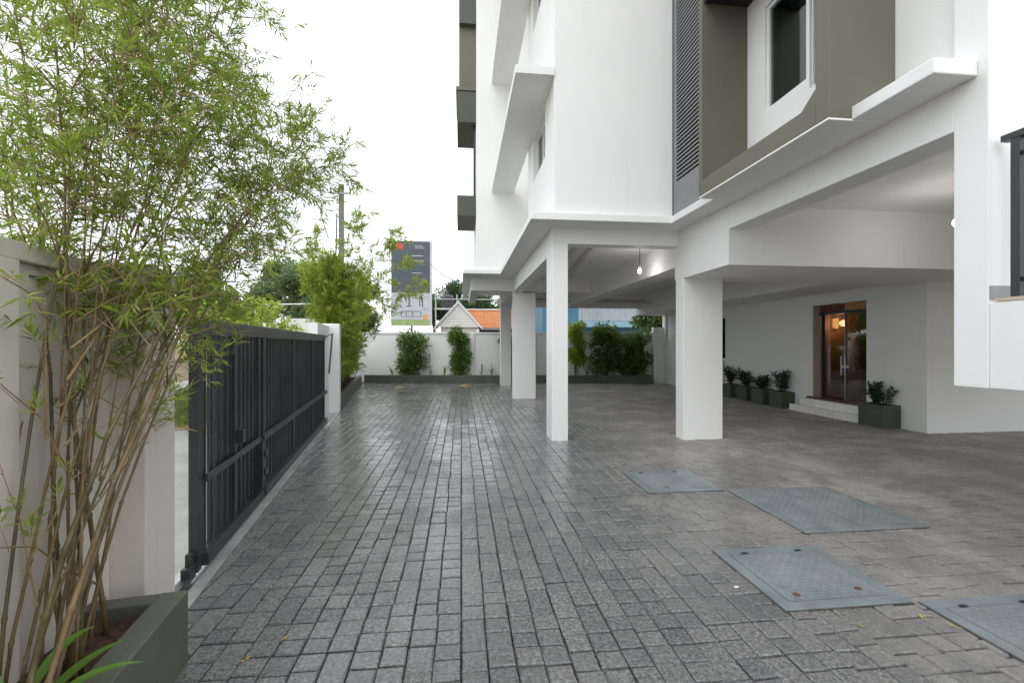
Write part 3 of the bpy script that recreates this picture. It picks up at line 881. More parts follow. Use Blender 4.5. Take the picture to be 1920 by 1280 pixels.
hatch(*HATCHES[0], 'small blue-grey steel hatch closest to the wide front column', holes=((2.12, 4.52),))
hatch(*HATCHES[1], 'largest grey steel hatch, dusty double-leaf cover in the middle of the paving', True)
hatch(*HATCHES[2], 'blue-grey chequer plate hatch with two rusty lift holes in the foreground', holes=((1.98, 2.50), (2.40, 2.52)))
hatch(*HATCHES[3], 'pale blue-grey hatch cut off by the lower right picture corner')

# yellow floor studs near the back
for k, (px, py, lb) in enumerate(((-2.15, 16.2, 'flat yellow rubber floor stud left of the other before the rear wall'), (.12, 16.6, 'flat yellow rubber floor stud nearest the far column'))):
    tag(MB().lathe([(.0, .045), (.07, .034), (.13, .022), (.16, 0.0)], (px, py, 0), 18, 0, Matrix.Diagonal((1, .45, 1, 1))).build('floor_stud', M_YEL, smooth=True), lb, 'floor stud', 'yellow floor studs')


# ------------------------------------------------------------------ plants
def leaf(mb_, p, d, up, L, W, droop=0.25):
    d = d.normalized(); side = d.cross(up)
    if side.length < 1e-3: side = d.cross(Vector((1, 0, 0)))
    side.normalize(); nrm = side.cross(d)
    m = p + d * L * .38 + nrm * (L * .03)
    tip = p + d * L - Vector((0, 0, 1)) * L * droop
    n = len(mb_.v)
    mb_.v += [tuple(p), tuple(m + side * W / 2 - nrm * W * .15), tuple(tip), tuple(m - side * W / 2 - nrm * W * .15)]
    mb_.f += [(n, n + 1, n + 2), (n, n + 2, n + 3)]; mb_.m += [0, 0]


def rvec(r):
    while True:
        v = Vector((r.uniform(-1, 1), r.uniform(-1, 1), r.uniform(-1, 1)))
        if .05 < v.length < 1: return v.normalized()


def spray(mb_, p, d, r, n=8, L=.085, W=.010):
    """fan of bamboo leaves at the end of a twig"""
    d = d.normalized()
    up = (rvec(r) + Vector((0, 0, 1.6))).normalized()
    side = d.cross(up)
    if side.length < .05: side = Vector((1, 0, 0))
    side.normalize()
    for k in range(n):
        t = k / max(1, n - 1)
        a = (1 - t) * r.uniform(.6, 1.45) * (1 if k % 2 else -1)
        dd = d * math.cos(a) + side * math.sin(a) + rvec(r) * .38
        leaf(mb_, p - d * (1 - t) * L * .8, dd, up, L * r.uniform(.65, 1.2), W * r.uniform(.8, 1.25), r.uniform(-.08, .26))


def bez(a, b_, c, t):
    return a * (1 - t) ** 2 + b_ * 2 * t * (1 - t) + c * t * t


def bamboo(name, label, culms, r, foliage_mat, L=.085, W=.010, r0=.013, branch_from=.35, nodes=.15, blen=(.18, .5), nspray=(3, 6), nleaf=8, sprays_obj=0, low=(), seg=6):
    base = culms[0][0]
    t = empty(name, (base.x, base.y, base.z), label, 'bamboo')
    tw = MB(); fol = []
    for (a, b_, c, rad) in culms:
        n = 15
        pts = [bez(a, b_, c, i / n) for i in range(n + 1)]
        jp, jr = [], []
        for i, p in enumerate(pts):
            rr_ = rad * (1 - .86 * i / n)
            if i: p = p + Vector((r.uniform(-1, 1), r.uniform(-1, 1), 0)) * .006
            jp += [p - (pts[i] - pts[max(0, i - 1)]) * .05, p, p + (pts[min(n, i + 1)] - pts[i]) * .05] if 0 < i < n else [p]
            jr += [rr_, rr_ * 1.42, rr_ * .96] if 0 < i < n else [rr_]
        MB().tube(jp, jr, seg).build('culm', M_CULM, t, True)
        length = sum((pts[i + 1] - pts[i]).length for i in range(n))
        s = branch_from
        while s < 1.0:
            p = bez(a, b_, c, s); tan = (bez(a, b_, c, min(1, s + .02)) - bez(a, b_, c, s - .02)).normalized()
            for k in range(2 if r.random() < .55 else 1):
                out = rvec(r); out = (out - tan * out.dot(tan)).normalized()
                dirv = (out * r.uniform(.7, 1.1) + tan * r.uniform(.25, .8) + Vector((0, 0, .15))).normalized()
                ln = r.uniform(*blen) * (1.15 - .45 * s)
                e = p + dirv * ln - Vector((0, 0, ln * ln * .35)); mid = p + dirv * ln * .55
                tw.tube([p, mid, e], [.0028, .0018, .0008], 3, cap=False)
                ns = r.randint(*nspray)
                for q in range(ns):
                    u = .25 + .75 * (q + r.random()) / ns
                    bp = bez(p, mid, e, u); sd = (dirv * .8 + rvec(r) * 1.1).normalized()
                    tl = r.uniform(.04, .13)
                    tw.tube([bp, bp + sd * tl], [.0012, .0006], 3, cap=False)
                    fol.append((bp + sd * tl, sd))
            s += nodes / length * r.uniform(.7, 1.3)
        fol.append((c, (c - b_).normalized()))
    for (p, e, ns) in low:
        mid = (p + e) / 2 + Vector((0, 0, .08))
        tw.tube([p, bez(p, mid, e, .3), mid, bez(p, mid, e, .8), e], [.005, .004, .003, .002, .001], 4, cap=False)
        for q in range(ns):
            u = .35 + .65 * r.random(); bp = bez(p, mid, e, u); sd = ((e - p).normalized() * .7 + rvec(r)).normalized(); tl = r.uniform(.05, .18)
            tw.tube([bp, bp + sd * tl], [.0014, .0006], 3, cap=False); fol.append((bp + sd * tl, sd))
    o = tw.build('twigs', M_TWIG, t); o['kind'] = 'stuff'
    r.shuffle(fol)
    if sprays_obj:
        variants = []
        for k in range(8):
            m1 = MB(); spray(m1, Vector((0, 0, 0)), Vector((1, 0, 0)), r, nleaf + 1, L * 1.1, W * 1.1); variants.append(m1.mesh('leaf_spray', foliage_mat))
        fol.sort(key=lambda f: f[0].length + r.uniform(0, .5))
        for (p, d) in fol[:sprays_obj]:
            o = bpy.data.objects.new('leaf_spray', r.choice(variants)); C.objects.link(o); o.parent = t
            o.matrix_parent_inverse = t.matrix_basis.inverted()
            o.location = p; o.rotation_mode = 'QUATERNION'; o.rotation_quaternion = d.to_track_quat('X', 'Z')
        fol = fol[sprays_obj:]
    fm = MB()
    for (p, d) in fol: spray(fm, p, d, r, nleaf, L, W)
    o = fm.build('foliage', foliage_mat, t); o['kind'] = 'stuff'
    print(name, 'sprays', len(fol))
    return t


ENDS = [(-1.87, 2.12, 3.07), (-1.9, 2.32, 3.46), (-1.89, 2.52, 3.78), (-1.63, 2.39, 3.63), (-1.65, 2.7, 3.83), (-1.38, 2.57, 3.65), (-1.37, 2.87, 3.73), (-1.32, 2.74, 3.41), (-1.42, 3.05, 3.25), (-0.98, 3.12, 2.80), (-0.80, 3.2, 2.72), (-.88, 3.0, 2.6), (-1.1, 3.3, 2.75), (-1.08, 3.0, 3.02), (-1.02, 3.2, 2.98), (-1.22, 2.9, 3.12), (-.92, 3.1, 2.88), (-1.3, 2.85, 3.5), (-1.25, 3.0, 2.8), (-1.0, 2.93, 2.53), (-1.11, 2.44, 2.57), (-1.13, 2.14, 2.78), (-1.36, 2.06, 2.83), (-1.52, 1.98, 2.73), (-2.31, 2.67, 2.89), (-2.37, 2.48, 3.03), (-1.81, 3.12, 2.67), (-1.2, 2.75, 2.25), (-1.59, 1.89, 2.19), (-2.01, 2.84, 2.86), (-2.0, 2.13, 2.38), (-1.51, 3.39, 3.36), (-1.3, 2.56, 2.1), (-2.52, 3.2, 4.03), (-1.77, 3.12, 3.86), (-1.65, 3.27, 4.21), (-1.45, 2.3, 3.2), (-1.75, 2.2, 2.7)]
rb = random.Random(21)
culms = []
for i, e in enumerate(ENDS):
    a = B(rb.uniform(-1.28, -1.08), rb.uniform(1.72, 2.36), .22)
    c = Vector(e)
    mid = a + (c - a) * .5; mid.z = a.z + (c.z - a.z) * rb.uniform(.58, .72)
    mid.x = a.x + (c.x - a.x) * rb.uniform(.18, .34); mid.y = a.y + (c.y - a.y) * rb.uniform(.18, .36)
    rad = rb.choice((.005, .006, .0065, .0075, .0105))
    if i % 5 in (1, 3) and i > 2:                                   # every other cane forks off an older one part way up
        q = culms[rb.randrange(0, len(culms))]; tq = rb.uniform(.22, .42)
        a = bez(q[0], q[1], q[2], tq); rad = rb.uniform(.0030, .0045)
        mid = a + (c - a) * .5; mid.z = a.z + (c.z - a.z) * .62
    culms.append((a, mid, c, rad))
low = []
for (s, d, z, n) in ((-1.05, 3.0, 1.55, 8), (-1.02, 3.1, 1.35, 8), (-1.08, 2.9, 1.2, 7), (-1.0, 3.2, 1.75, 9), (-1.22, 1.75, 1.45, 4), (-1.24, 1.85, 1.15, 3), (-1.2, 2.0, 1.7, 5), (-1.18, 1.7, 1.75, 4), (-1.1, 2.7, 1.6, 6), (-1.12, 2.4, 1.6, 5), (-1.15, 2.15, 1.3, 4), (-1.1, 2.2, 1.1, 4), (-1.2, 1.6, .95, 3), (-1.0, 2.9, 1.95, 8), (-1.1, 2.6, 1.9, 6)):
    e = B(s, d, z); p = B(rb.uniform(-1.25, -1.12), rb.uniform(1.9, 2.3), max(.5, z - rb.uniform(.3, .7))); low.append((p, e, n))
bamboo('bamboo_clump', 'tall feathery bamboo clump with brown stems in the near left planter', culms, rb, M_BAMB, L=.060, W=.0072, sprays_obj=296, low=low, branch_from=.46, nodes=.090, blen=(.16, .46), nspray=(4, 6), nleaf=8, seg=8)

# bamboo beyond the gate
culms = []
for i in range(60):
    d = rb.uniform(11.2, 16.6); a = B(rb.uniform(-1.55, -1.3), d, .25)
    top = rb.uniform(2.2, 3.6) - .06 * (d - 11)
    c = a + Vector((rb.uniform(-.5, .65), rb.uniform(-.5, .5), top)); mid = a + Vector((0, 0, top * .7))
    culms.append((a, mid, c, .010))
for (x, y, z) in ((-1.2, 11.2, 3.6), (-1.6, 11.6, 4.3), (-2.4, 11.4, 4.6), (-1.0, 12.4, 3.1), (-3.6, 11.6, 4.2), (-3.9, 12, 3.6)):
    a = B(-1.4, 11.6 + rb.uniform(-.3, 1), .25); c = Vector((x, y, z)); mid = a + (c - a) * .35; mid.z = a.z + (c.z - a.z) * .8; culms.append((a, mid, c, .012))
bamboo('bamboo_hedge', 'dense yellow-green bamboo hedge growing behind the far white gate pier', culms, rb, M_BAMBF, L=.15, W=.026, branch_from=.10, nodes=.13, blen=(.22, .5), nspray=(3, 5), nleaf=8, seg=5)


def shrub(label, loc, rx, ry, h, n, r, mat=None, lobes=9, L=.15, W=.05, z0=.26, tiltx=0):
    t = empty('shrub', (loc[0], loc[1], z0), label, 'shrub', 'shrubs along the rear wall')
    st = MB()
    for k in range(6):
        st.tube([(loc[0] + r.uniform(-.08, .08), loc[1] + r.uniform(-.05, .05), z0 - .03), (loc[0] + r.uniform(-rx, rx) * .5, loc[1], z0 + h * .5), (loc[0] + r.uniform(-rx, rx) * .8 + tiltx, loc[1] + r.uniform(-ry, ry) * .5, z0 + h * .9)], [.012, .009, .004], 5)
    st.build('stems', M_BARK, t)
    m = MB()
    cs = [(Vector((loc[0] + r.uniform(-rx, rx) * .72, loc[1] + r.uniform(-ry, ry) * .6, z0 + h * r.uniform(.1, .92))), r.uniform(.5, .85) * min(rx, .38)) for _ in range(lobes)]
    for i in range(n):
        c, q = r.choice(cs); v = rvec(r); p = c + v * q * r.uniform(.3, 1.15)
        p.z = max(p.z, z0 + .02)
        d = (v + rvec(r) * .8 + Vector((0, 0, .2))).normalized()
        leaf(m, p, d, rvec(r), L * r.uniform(.6, 1.3), W * r.uniform(.7, 1.3), .2)
    o = m.build('foliage', mat or M_BUSH, t); o['kind'] = 'stuff'


def bk_pt(u, off): return MBK @ Vector((u, off, 0))
rs = random.Random(5)
p = bk_pt(1.55, .36); shrub('leafy green shrub against the rear wall, leaning right, left of the other', p, .48, .24, 1.75, 2900, rs, lobes=15, tiltx=.2)
p = bk_pt(3.36, .36); shrub('narrow upright green shrub beside the rear wall pilaster', p, .36, .22, 1.95, 2800, rs, lobes=15)
p = bk_pt(5.35, .36); shrub('shrub half hidden behind the second white column', p, .28, .22, 1.7, 2200, rs, lobes=14)
p = bk_pt(7.95, .36); shrub('thin shrub just right of the slim front column under the building', p, .26, .2, 2.2, 2200, rs, M_BAMBF, lobes=14)
p = bk_pt(9.15, .36); shrub('bushy dark shrub left of its twin under the building', p, .62, .24, 2.0, 3600, rs, lobes=20)
p = bk_pt(10.25, .36); shrub('bushy dark shrub right of its twin under the building', p, .62, .24, 1.9, 3600, rs, lobes=20)


def strap_leaf(mb_, pts, w):
    n = len(pts); base = len(mb_.v)
    for i, p in enumerate(pts):
        t = (pts[min(i + 1, n - 1)] - pts[max(0, i - 1)]).normalized(); sd = t.cross(Vector((0, 0, 1)))
        if sd.length < 1e-3: sd = Vector((1, 0, 0))
        sd.normalize(); nr = sd.cross(t)
        u = i / (n - 1); ww = w * (.55 + .9 * u if u < .5 else 1.0 * (1 - ((u - .5) / .5) ** 2)) * .5 + .0005
        mb_.v += [tuple(p + sd * ww + nr * ww * .35), tuple(p), tuple(p - sd * ww + nr * ww * .35)]
    for i in range(n - 1):
        a = base + i * 3
        mb_.f += [(a, a + 1, a + 4, a + 3), (a + 1, a + 2, a + 5, a + 4)]; mb_.m += [0, 0]


def strap_plant(name, label, loc, leaves, w, cat='plant', group=None, mat=None):
    t = empty(name, loc, label, cat, group)
    for (vx, vy, vz, sag) in leaves:
        a = Vector(loc); c = a + Vector((vx, vy, vz)); mid = a + Vector((vx * .4, vy * .4, vz * .85 + sag))
        m = MB(); strap_leaf(m, [bez(a, mid, c, i / 9) for i in range(10)], w)
        m.build('leaf', mat or M_STRAP, t, True)
    return t


strap_plant('strap_leaf_plant', 'broad arching green strap leaves at the lower left corner', B(-1.15, 1.74, .24),
            [(.10, .22, .26, .06), (.26, .22, .12, .10), (.15, .30, .16, .05), (.24, .05, .10, .10), (-.07, .02, .24, .06), (.10, -.14, .2, .1)], .045)
for k, (u, lb) in enumerate(((.75, 'small spiky plant at the left end of the rear trough'), (2.25, 'low grassy tuft between the two rear wall shrubs'), (2.8, 'low grassy tuft touching the narrow upright shrub'), (4.25, 'pale spiky grass tuft right of the wall pilaster'), (4.65, 'low grassy tuft nearest the far column'), (8.35, 'small tuft left of the dark shrubs under the building'))):
    p = bk_pt(u, .3); p.z = .26
    strap_plant('grass_tuft', lb, p, [(rs.uniform(-.28, .28), rs.uniform(-.12, .1), rs.uniform(.12, .5), .06) for _ in range(11)], .035, 'grass tuft', 'tufts in the rear trough')
for k in range(4):
    p = B(-1.36, 11.25 + k * .35, .28)
    strap_plant('grass_tuft', ['bright green tuft at the near end of the bamboo kerb planter', 'second bright tuft along the bamboo kerb planter', 'third bright tuft along the bamboo kerb planter', 'farthest bright tuft along the bamboo kerb planter'][k], p,
                [(rs.uniform(-.2, .3), rs.uniform(-.25, .25), rs.uniform(.2, .6), .08) for _ in range(14)], .04, 'grass tuft', 'tufts in the bamboo kerb planter')


# boxes with glossy plants by the entrance
def plant_box(x0, x1, y0, y1, h, label, plabel, r, ph):
    t = empty('planter_box', ((x0 + x1) / 2, (y0 + y1) / 2, 0), label, 'planter', 'green boxes along the lobby wall')
    w_ = .03
    MB().box(x0, x1, y0, y0 + w_, .0, h).box(x0, x1, y1 - w_, y1, .0, h).box(x0, x0 + w_, y0 + w_, y1 - w_, .0, h).box(x1 - w_, x1, y0 + w_, y1 - w_, .0, h).build('box', M_PLBOX, t, bevel=.006)
    MB().box(x0 + w_, x1 - w_, y0 + w_, y1 - w_, .02, h - .05).build('soil', M_SOIL, t)
    c = Vector(((x0 + x1) / 2, (y0 + y1) / 2, h - .05))
    pt = empty('leafy_plant', c, plabel, 'plant', 'glossy plants in the green boxes')
    fm = MB(); sm = MB()
    for k in range(13):
        a = r.uniform(0, 6.28); sp = r.uniform(.05, .30)
        b0 = c + Vector((r.uniform(-.06, .06), r.uniform(-.08, .08), 0))
        e = c + Vector((math.cos(a) * sp * .7, math.sin(a) * sp, ph * r.uniform(.6, 1.05)))
        mid = b0 + (e - b0) * .4 + Vector((0, 0, ph * .25))
        pts = [bez(b0, mid, e, i / 6) for i in range(7)]
        sm.tube(pts, [.008, .008, .007, .006, .005, .004, .002], 5)
        for i in range(9):
            u = .2 + .8 * i / 8; p = bez(b0, mid, e, u); tn = (e - b0).normalized()
            sd = tn.cross(rvec(r)).normalized()
            for q in (1, -1):
                leaf(fm, p, sd * q + tn * .6, rvec(r), r.uniform(.08, .12), r.uniform(.035, .05), .05)
    sm.build('stems', M_ZZ, pt); o = fm.build('foliage', M_ZZ, pt); o['kind'] = 'stuff'


rz = random.Random(9)
plant_box(7.43, 7.765, 7.27, 7.80, .41, 'large green box planter at the right side of the entrance steps', 'glossy dark plant in the box right of the entrance steps', rz, .42)
for k, (y0, nm) in enumerate(((9.86, 'nearest the entrance steps'), (10.55, 'second from the entrance steps'), (11.22, 'third from the entrance steps'), (11.92, 'farthest from the entrance steps'))):
    plant_box(7.44, 7.765, y0, y0 + .46, .38, 'small green box planter, ' + nm, 'glossy dark plant in the small box ' + nm, rz, (.52, .36, .40, .50)[k])


# ------------------------------------------------------------------ trees
def tree(name, label, loc, h, cr, cz, n, r, mat, L=.30, W=.16, lobes=26, flat=.75, group='trees beyond the walls'):
    t = empty(name, loc, label, 'tree', group)
    c = Vector((loc[0], loc[1], cz)); m = MB()
    m.tube([loc, (loc[0] + .1, loc[1], cz * .5), (loc[0], loc[1], cz)], [.05 * h * .55, .035 * h * .55, .02 * h * .5], 8)
    cs = []
    for k in range(lobes):
        v = rvec(r); q = c + Vector((v.x * cr, v.y * cr, v.z * cr * flat)) * r.uniform(.45, .95)
        cs.append((q, cr * r.uniform(.18, .36)))
        if k < 9: m.tube([(loc[0], loc[1], cz * .62), tuple((c + q) / 2 - Vector((0, 0, cr * .15))), tuple(q)], [.012 * h, .008 * h, .003 * h], 5)
    m.build('trunk', M_BARK, t, True)
    f = MB()
    for i in range(n):
        q, s = r.choice(cs); v = rvec(r); p = q + Vector((v.x, v.y, v.z * .8)) * s * r.uniform(.35, 1.12)
        leaf(f, p, (v + rvec(r)).normalized(), rvec(r), L * r.uniform(.6, 1.3), W * r.uniform(.7, 1.3), .15)
    o = f.build('crown', mat, t); o['kind'] = 'stuff'


rt_ = random.Random(31)
tree('leafy_tree', 'rounded mid-green tree standing behind the white flat-roofed cabin', (-14.2, 41.5, 0), 9, 3.7, 5.9, 15000, rt_, M_TREE)
tree('leafy_tree', 'low green tree left of the rounded tree beyond the gate', (-18.6, 39, 0), 7, 3.4, 3.8, 10000, rt_, M_TREE)
tree('leafy_tree', 'dark green tree right of the rounded tree, behind the utility pole', (-10.2, 44, 0), 8, 3.6, 4.8, 11000, rt_, M_TREED)
tree('leafy_tree', 'pale green tree filling the gap between the rounded tree and the bamboo hedge', (-11.6, 38, 0), 8, 3.2, 5.2, 12000, rt_, M_TREE)
tree('leafy_tree', 'low spreading tree farthest left above the gate top', (-22.0, 41, 0), 8, 3.6, 5.0, 10000, rt_, M_TREE)
tree('leafy_tree', 'dark tree behind the white gable house, near the building eave', (0.6, 46, 0), 9, 3.1, 5.7, 9000, rt_, M_TREED)
tree('leafy_tree', 'small dark tree between the billboard and the black tank', (-2.7, 45, 0), 7, 1.9, 4.9, 3500, rt_, M_TREED)
tree('leafy_tree', 'low tree behind the orange roof', (5.2, 47, 0), 7, 3.0, 4.2, 4000, rt_, M_TREE)
tree('broadleaf_tree', 'large-leaved tree seen under the ceiling above the rear wall', (9.3, 20.4, 0), 4, 1.3, 2.75, 1500, rt_, M_BROAD, L=.26, W=.15, lobes=18, flat=.62)
tree('leafy_tree', 'bright green street tree seen left of the gate past the near wall', (-6.2, 13.5, 0), 4, 1.5, 1.7, 2600, rt_, M_BAMBF, L=.2, W=.08)
# verge grass
g = MB()
for i in range(9000):
    s_ = R.uniform(-7.5, -3.0); d_ = R.uniform(9.6, 15); p = B(s_, d_, -.06)
    h_ = R.uniform(.12, .5); v = Vector((R.uniform(-.3, .3), R.uniform(-.3, .3), 1)) * h_
    sd_ = Vector((R.uniform(-1, 1), R.uniform(-1, 1), 0)).normalized() * .012
    g.tri(p - sd_, p + sd_, p + v)
tag(g.build('verge_grass', M_GRASS), 'tall unmown grass on the verge across the street', 'grass', kind='stuff')
tag(MB().bbox(-8, -2.6, 9.2, 16, -.055, -.004).build('verge', M_GROUND), kind='structure')

# ------------------------------------------------------------------ things beyond the walls
def multi(root, items):
    for nm, mb_, mt in items: mb_.build(nm, mt, root)

t = empty('utility_pole', (-6.29, 24.85, 0), 'grey concrete utility pole with crossarm and cable loop above the bamboo', 'utility pole')
multi(t, [('shaft', MB().prism([(-6.41, 24.75), (-6.17, 24.75), (-6.17, 24.95), (-6.41, 24.95)], -.05, 9.9), M_CONC),
          ('crossarm', MB().box(-6.85, -5.75, 24.70, 24.745, 9.36, 9.46), M_FAS),
          ('insulator', MB().lathe([(0, 0), (.06, 0), (.05, .1), (.06, .16), (0, .2)], (-6.8, 24.72, 9.46), 10), M_FAS),
          ('insulator', MB().lathe([(0, 0), (.06, 0), (.05, .1), (.06, .16), (0, .2)], (-5.8, 24.72, 9.46), 10), M_FAS),
          ('cable_loop', MB().tube([(-6.45, 24.7, 9.3)] + [(-6.85 + .45 * math.cos(a), 24.7, 8.4 + .62 * math.sin(a)) for a in [math.pi * (.2 + .2 * i) for i in range(6)]] + [(-6.9, 24.7, 7.0)], .025, 6), M_TANK),
          ('service_pipe', MB().tube([(-6.48, 24.7, 8.3), (-6.5, 24.7, 7.0), (-6.62, 24.7, 4.0), (-6.55, 24.7, 2.5)], .035, 6), M_TANK)])
# overhead cables
def cable(label, a, b_, sag, rad=.014):
    a, b_ = Vector(a), Vector(b_)
    pts = [a + (b_ - a) * (i / 16) - Vector((0, 0, sag * 4 * (i / 16) * (1 - i / 16))) for i in range(17)]
    tag(MB().tube(pts, rad, 5).build('overhead_cable', M_TANK), label, 'cable', 'overhead cables')
cable('black cable sagging from the billboard to the building eave', (-1.95, 25.0, 6.2), (0.1, 17.0, 3.75), .25, .018)
cable('black cable running from the pole down to the left', (-6.4, 24.75, 5.6), (-11.5, 20.0, 4.0), .25, .022)
cable('thin cable from the crossarm passing down behind the bamboo', (-6.8, 24.72, 9.5), (-14, 19.5, 9.6), .5)

# billboard
t = empty('billboard', (-2.9, 27.5, 0), 'tall portrait billboard, slate top and pale villa drawing below, on a black post', 'billboard')
MB().box(-2.98, -2.88, 27.54, 27.64, -.05, 2.6).build('post', M_BLACK, t)
BX0, BX1 = -4.12, -1.74
MB().box(BX0, BX1, 27.50, 27.60, 2.60, 7.62).build('board', M_FAS, t)
fp = [('slate_field', (BX0 + .02, BX1 - .12, 4.55, 7.58), M_SLATE, 27.494), ('pale_field', (BX0 + .02, BX1 - .12, 2.95, 4.545), M_PALE, 27.494), ('green_strip', (BX0 + .02, BX1 - .12, 2.62, 2.945), M_GRNP, 27.494),
      ('edge_strip', (BX1 - .115, BX1 - .01, 2.62, 7.58), M_LINE, 27.496),
      ('red_logo', (BX0 + .25, BX0 + .72, 7.12, 7.46), M_RED, 27.488), ('text_line', (BX0 + 1.35, BX0 + 1.85, 7.30, 7.335), M_LINE, 27.488), ('text_line', (BX0 + 1.40, BX0 + 1.95, 7.18, 7.21), M_LINE, 27.488),
      ('text_line', (BX0 + 1.15, BX0 + 1.85, 6.72, 6.76), M_LINE, 27.488), ('text_line', (BX0 + 1.3, BX0 + 1.9, 6.45, 6.475), M_LINE, 27.488), ('text_line', (BX0 + 1.2, BX0 + 1.8, 5.7, 5.73), M_LINE, 27.488)]
# villa line drawing
for (a, b_, c, d_) in ((.55, 1.75, 3.42, 3.47), (.55, .60, 3.15, 3.42), (1.70, 1.75, 3.12, 3.42), (.85, .90, 3.15, 3.42), (1.2, 1.26, 3.15, 3.42), (1.0, 1.1, 3.75, 4.35), (1.25, 1.65, 4.2, 4.25), (1.62, 1.69, 3.75, 4.2), (1.78, 1.86, 3.7, 4.2), (.85, 1.2, 3.72, 3.78), (.6, 1.7, 3.12, 3.15), (1.88, 2.0, 3.55, 3.6)):
    fp.append(('villa_drawing', (BX0 + a, BX0 + b_, c, d_), M_SKET, 27.488))
for nm, (a, b_, c, d_), mt, y in fp:
    MB().box(a, b_, y, y + .004, c, d_).build(nm, mt, t)
MB().lathe([(0, 0), (.15, 0), (.16, .004)], (BX1 - .42, 27.485, 3.1), 20, 0, Matrix.Rotation(math.pi / 2, 4, 'X')).build('orange_seal', M_ORP, t)

# gable house with orange roof
t = empty('gable_house', (0, 30.2, 0), 'white boarded gable with orange tiled roof beyond the rear wall', 'house')
MB().box(-1.35, 1.05, 30.3, 33, -.05, 2.7).build('wall', M_SIDING, t)
ap = Vector((-.2, 30.1, 4.30))
for k in range(9):                                     # horizontal boards filling the gable
    za = 2.62 + k * .18; zb = za + .172
    wa = 1.42 * (4.22 - za) / 1.60; wb_ = 1.42 * max(.02, (4.22 - zb) / 1.60)
    if wa <= .03: break
    m = MB(); y = 30.12
    m.v += [(-.2 - wa, y, za), (-.2 + wa, y, za), (-.2 + wb_, y + .018, zb), (-.2 - wb_, y + .018, zb), (-.2 - wa, y + .05, za), (-.2 + wa, y + .05, za), (-.2 + wb_, y + .05, zb), (-.2 - wb_, y + .05, zb)]
    for f in ((0, 1, 2, 3), (0, 4, 5, 1), (3, 2, 6, 7), (1, 5, 6, 2), (0, 3, 7, 4)): m.f.append(f); m.m.append(0)
    m.build('board', M_SIDING, t)
for sgn in (-1, 1):
    m = MB(); a = (-.2, 4.36); b_ = (-.2 + sgn * 1.58, 2.60)
    m.v += [(a[0], 30.02, a[1]), (b_[0], 30.02, b_[1]), (b_[0], 30.02, b_[1] - .16), (a[0], 30.02, a[1] - .18), (a[0], 30.1, a[1]), (b_[0], 30.1, b_[1]), (b_[0], 30.1, b_[1] - .16), (a[0], 30.1, a[1] - .18)]
    for f in ((0, 1, 2, 3), (0, 4, 5, 1), (3, 2, 6, 7), (1, 5, 6, 2)): m.f.append(f); m.m.append(0)
    m.build('barge_board', M_FRAME, t)
    m = MB(); m.quad((a[0], 30.06, a[1] + .01), (b_[0], 30.06, b_[1] + .01), (b_[0], 34, b_[1] + .01), (a[0], 34, a[1] + .01)); m.build('roof', M_ORANGE, t)
rfs = MB(); rfs.quad((.3, 30.9, 2.62), (6.5, 30.9, 2.62), (6.5, 32.6, 3.92), (.3, 32.6, 3.92)); rfs.quad((.3, 32.6, 3.92), (6.5, 32.6, 3.92), (6.5, 34.4, 2.62), (.3, 34.4, 2.62))
rf2 = rfs.build('roof', M_ORANGE, t)
MB().box(.3, 6.5, 32.5, 32.7, 3.92, 4.02).build('ridge', M_SIDING, t)
for k in range(26):
    x_ = .4 + k * .235
    MB().tube([(x_, 30.9, 2.64), (x_, 32.55, 3.90)], .035, 5).build('tile_row', M_ORANGE, t)
MB().box(1.1, 6.5, 30.82, 30.90, 2.46, 2.62).build('fascia', M_FAS, t)
MB().box(1.1, 6.4, 31.3, 33.9, -.05, 2.5).build('wall', M_REDW, t)
MB().box(-1.2, 6.3, 29.9, 30.0, -.05, 2.2).build('wall', M_REDW, t)
MB().box(1.0, 1.16, 29.8, 29.9, -.05, 2.5).build('porch_post', M_SIDING, t)

t = empty('water_tank', (-1.29, 41.4, 4.6), 'small black rooftop tank on a pale frame between the trees', 'tank')
multi(t, [('tank', MB().lathe([(0, 0), (.52, 0), (.55, .15), (.55, 1.0), (.4, 1.16), (.12, 1.25), (0, 1.25)], (-1.2, 41.4, 4.72), 20), M_TANK)] +
      [('frame_leg', MB().box(x_, x_ + .1, 40.7, 40.8, -.05, 5.9), M_CORR) for x_ in (-2.3, -.45)] + [('frame_rail', MB().box(-2.4, 5.5, 40.64, 40.69, 4.55 + k * .9, 4.62 + k * .9), M_CORR) for k in (0, 1)] + [('stand', MB().box(-2.2, -.4, 40.82, 42.2, 4.6, 4.715), M_CORR)])

t = empty('street_cabin', (-6, 16.8, 0), 'white flat-roofed cabin with a tubular roof frame beyond the gate', 'cabin')
multi(t, [('wall', MB().box(-8.4, -5.8, 17.1, 19, -.05, 2.22), M_SIDING), ('wall', MB().box(-6.15, -5.02, 16.75, 17.08, -.05, 2.40), M_SIDING), ('roof_edge', MB().box(-8.5, -6.2, 16.95, 17.09, 2.10, 2.26), M_FRAME),
          ('rail_post', MB().tube([(-5.05, 16.8, 2.40), (-5.05, 16.8, 2.93)], .022, 6), M_FRAME), ('top_rail', MB().tube([(-5.05, 16.8, 2.93), (-6.7, 17.2, 2.93), (-8.0, 17.5, 2.93)], .022, 6), M_FRAME),
          ('rail_post', MB().tube([(-6.7, 17.2, 2.22), (-6.7, 17.2, 2.93)], .014, 6), M_FRAME), ('rail_post', MB().tube([(-7.4, 17.35, 2.22), (-7.4, 17.35, 2.93)], .014, 6), M_FRAME), ('mid_rail', MB().tube([(-5.05, 16.8, 2.66), (-4.2, 18.8, 2.66)], .016, 6), M_FRAME)])

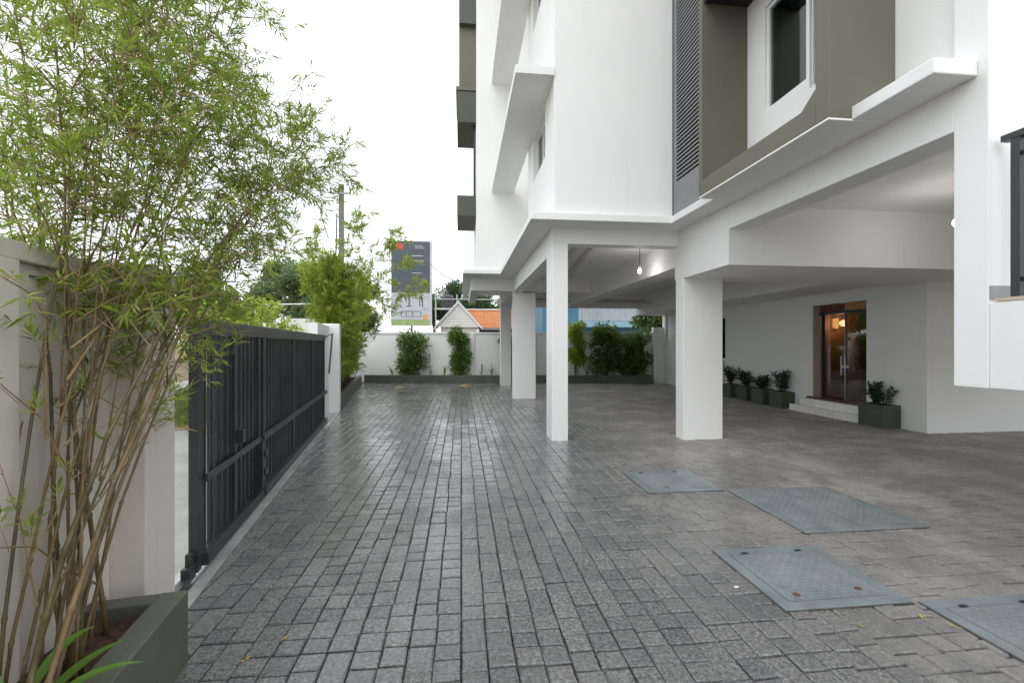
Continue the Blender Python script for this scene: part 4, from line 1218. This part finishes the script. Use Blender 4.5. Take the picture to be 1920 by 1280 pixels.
# blue shed behind the rear wall
t = empty('blue_shed', (8, 25.6, 0), 'blue and pale corrugated shed seen under the building ceiling', 'shed')
MB().box(4.6, 13.5, 25.6, 31, -.05, 5.6).build('wall', M_BLUE, t)
for k in range(38):
    x_ = 6.75 + k * .16
    m = MB(); m.prism([(x_, 25.598), (x_ + .03, 25.54), (x_ + .09, 25.54), (x_ + .12, 25.598)], 2.85, 5.3); m.build('corrugation', M_CORR, t)
MB().box(6.7, 13, 25.57, 25.599, 2.84, 5.3).build('sheet', M_CORR, t)
MB().box(6.5, 13.2, 24.6, 25.5, 2.45, 2.78).build('awning', M_LBLUE, t)
MB().box(4.4, 13.6, 25.3, 25.56, 5.3, 5.6).build('gutter', M_FAS, t)

# ------------------------------------------------------------------ litter on the paving
M_DLEAF = leaf_mat('fallen_leaf', [(0.30, 0.42, 0.05), (0.45, 0.42, 0.07)], .2)
M_DYEL = leaf_mat('fallen_yellow_leaf', [(0.55, 0.38, 0.08), (0.5, 0.30, 0.06)], .2)
M_PAPER = simple('paper_scrap', (0.75, 0.75, 0.68), .7, .05)
for (x_, y_, sz, mt, lb) in ((2.30, 3.72, .032, M_DYEL, 'fallen yellow leaf between the two middle hatches'), (2.12, 2.20, .03, M_DLEAF, 'fallen bright green leaf in front of the rusty hatch'), (2.60, 2.13, .028, M_DLEAF, 'fallen green leaf beside the cut-off corner hatch'), (2.50, 2.22, .03, M_DLEAF, 'tiny green leaf left of the corner hatch'),
                             (-1.02, 2.28, .022, M_DYEL, 'fallen dry leaf by the near planter corner'), (-.9, 2.42, .022, M_DYEL, 'dry leaf blade near the gate bottom')):
    m = MB(); leaf(m, Vector((x_, y_, .007)), Vector((R.uniform(-1, 1), R.uniform(-1, 1), .15)), Vector((0, 0, 1)), sz * 1.5, sz * .7, 0)
    leaf(m, Vector((x_, y_, .008)), Vector((R.uniform(-1, 1), R.uniform(-1, 1), .2)), Vector((0, 0, 1)), sz, sz * .6, 0)
    tag(m.build('fallen_leaf', mt), lb, 'leaf', 'fallen leaves on the paving')
tag(MB().box(1.67, 1.697, 2.625, 2.64, .004, .009).build('paper_scrap', M_PAPER), 'small white scrap left of the rusty hatch', 'scrap')
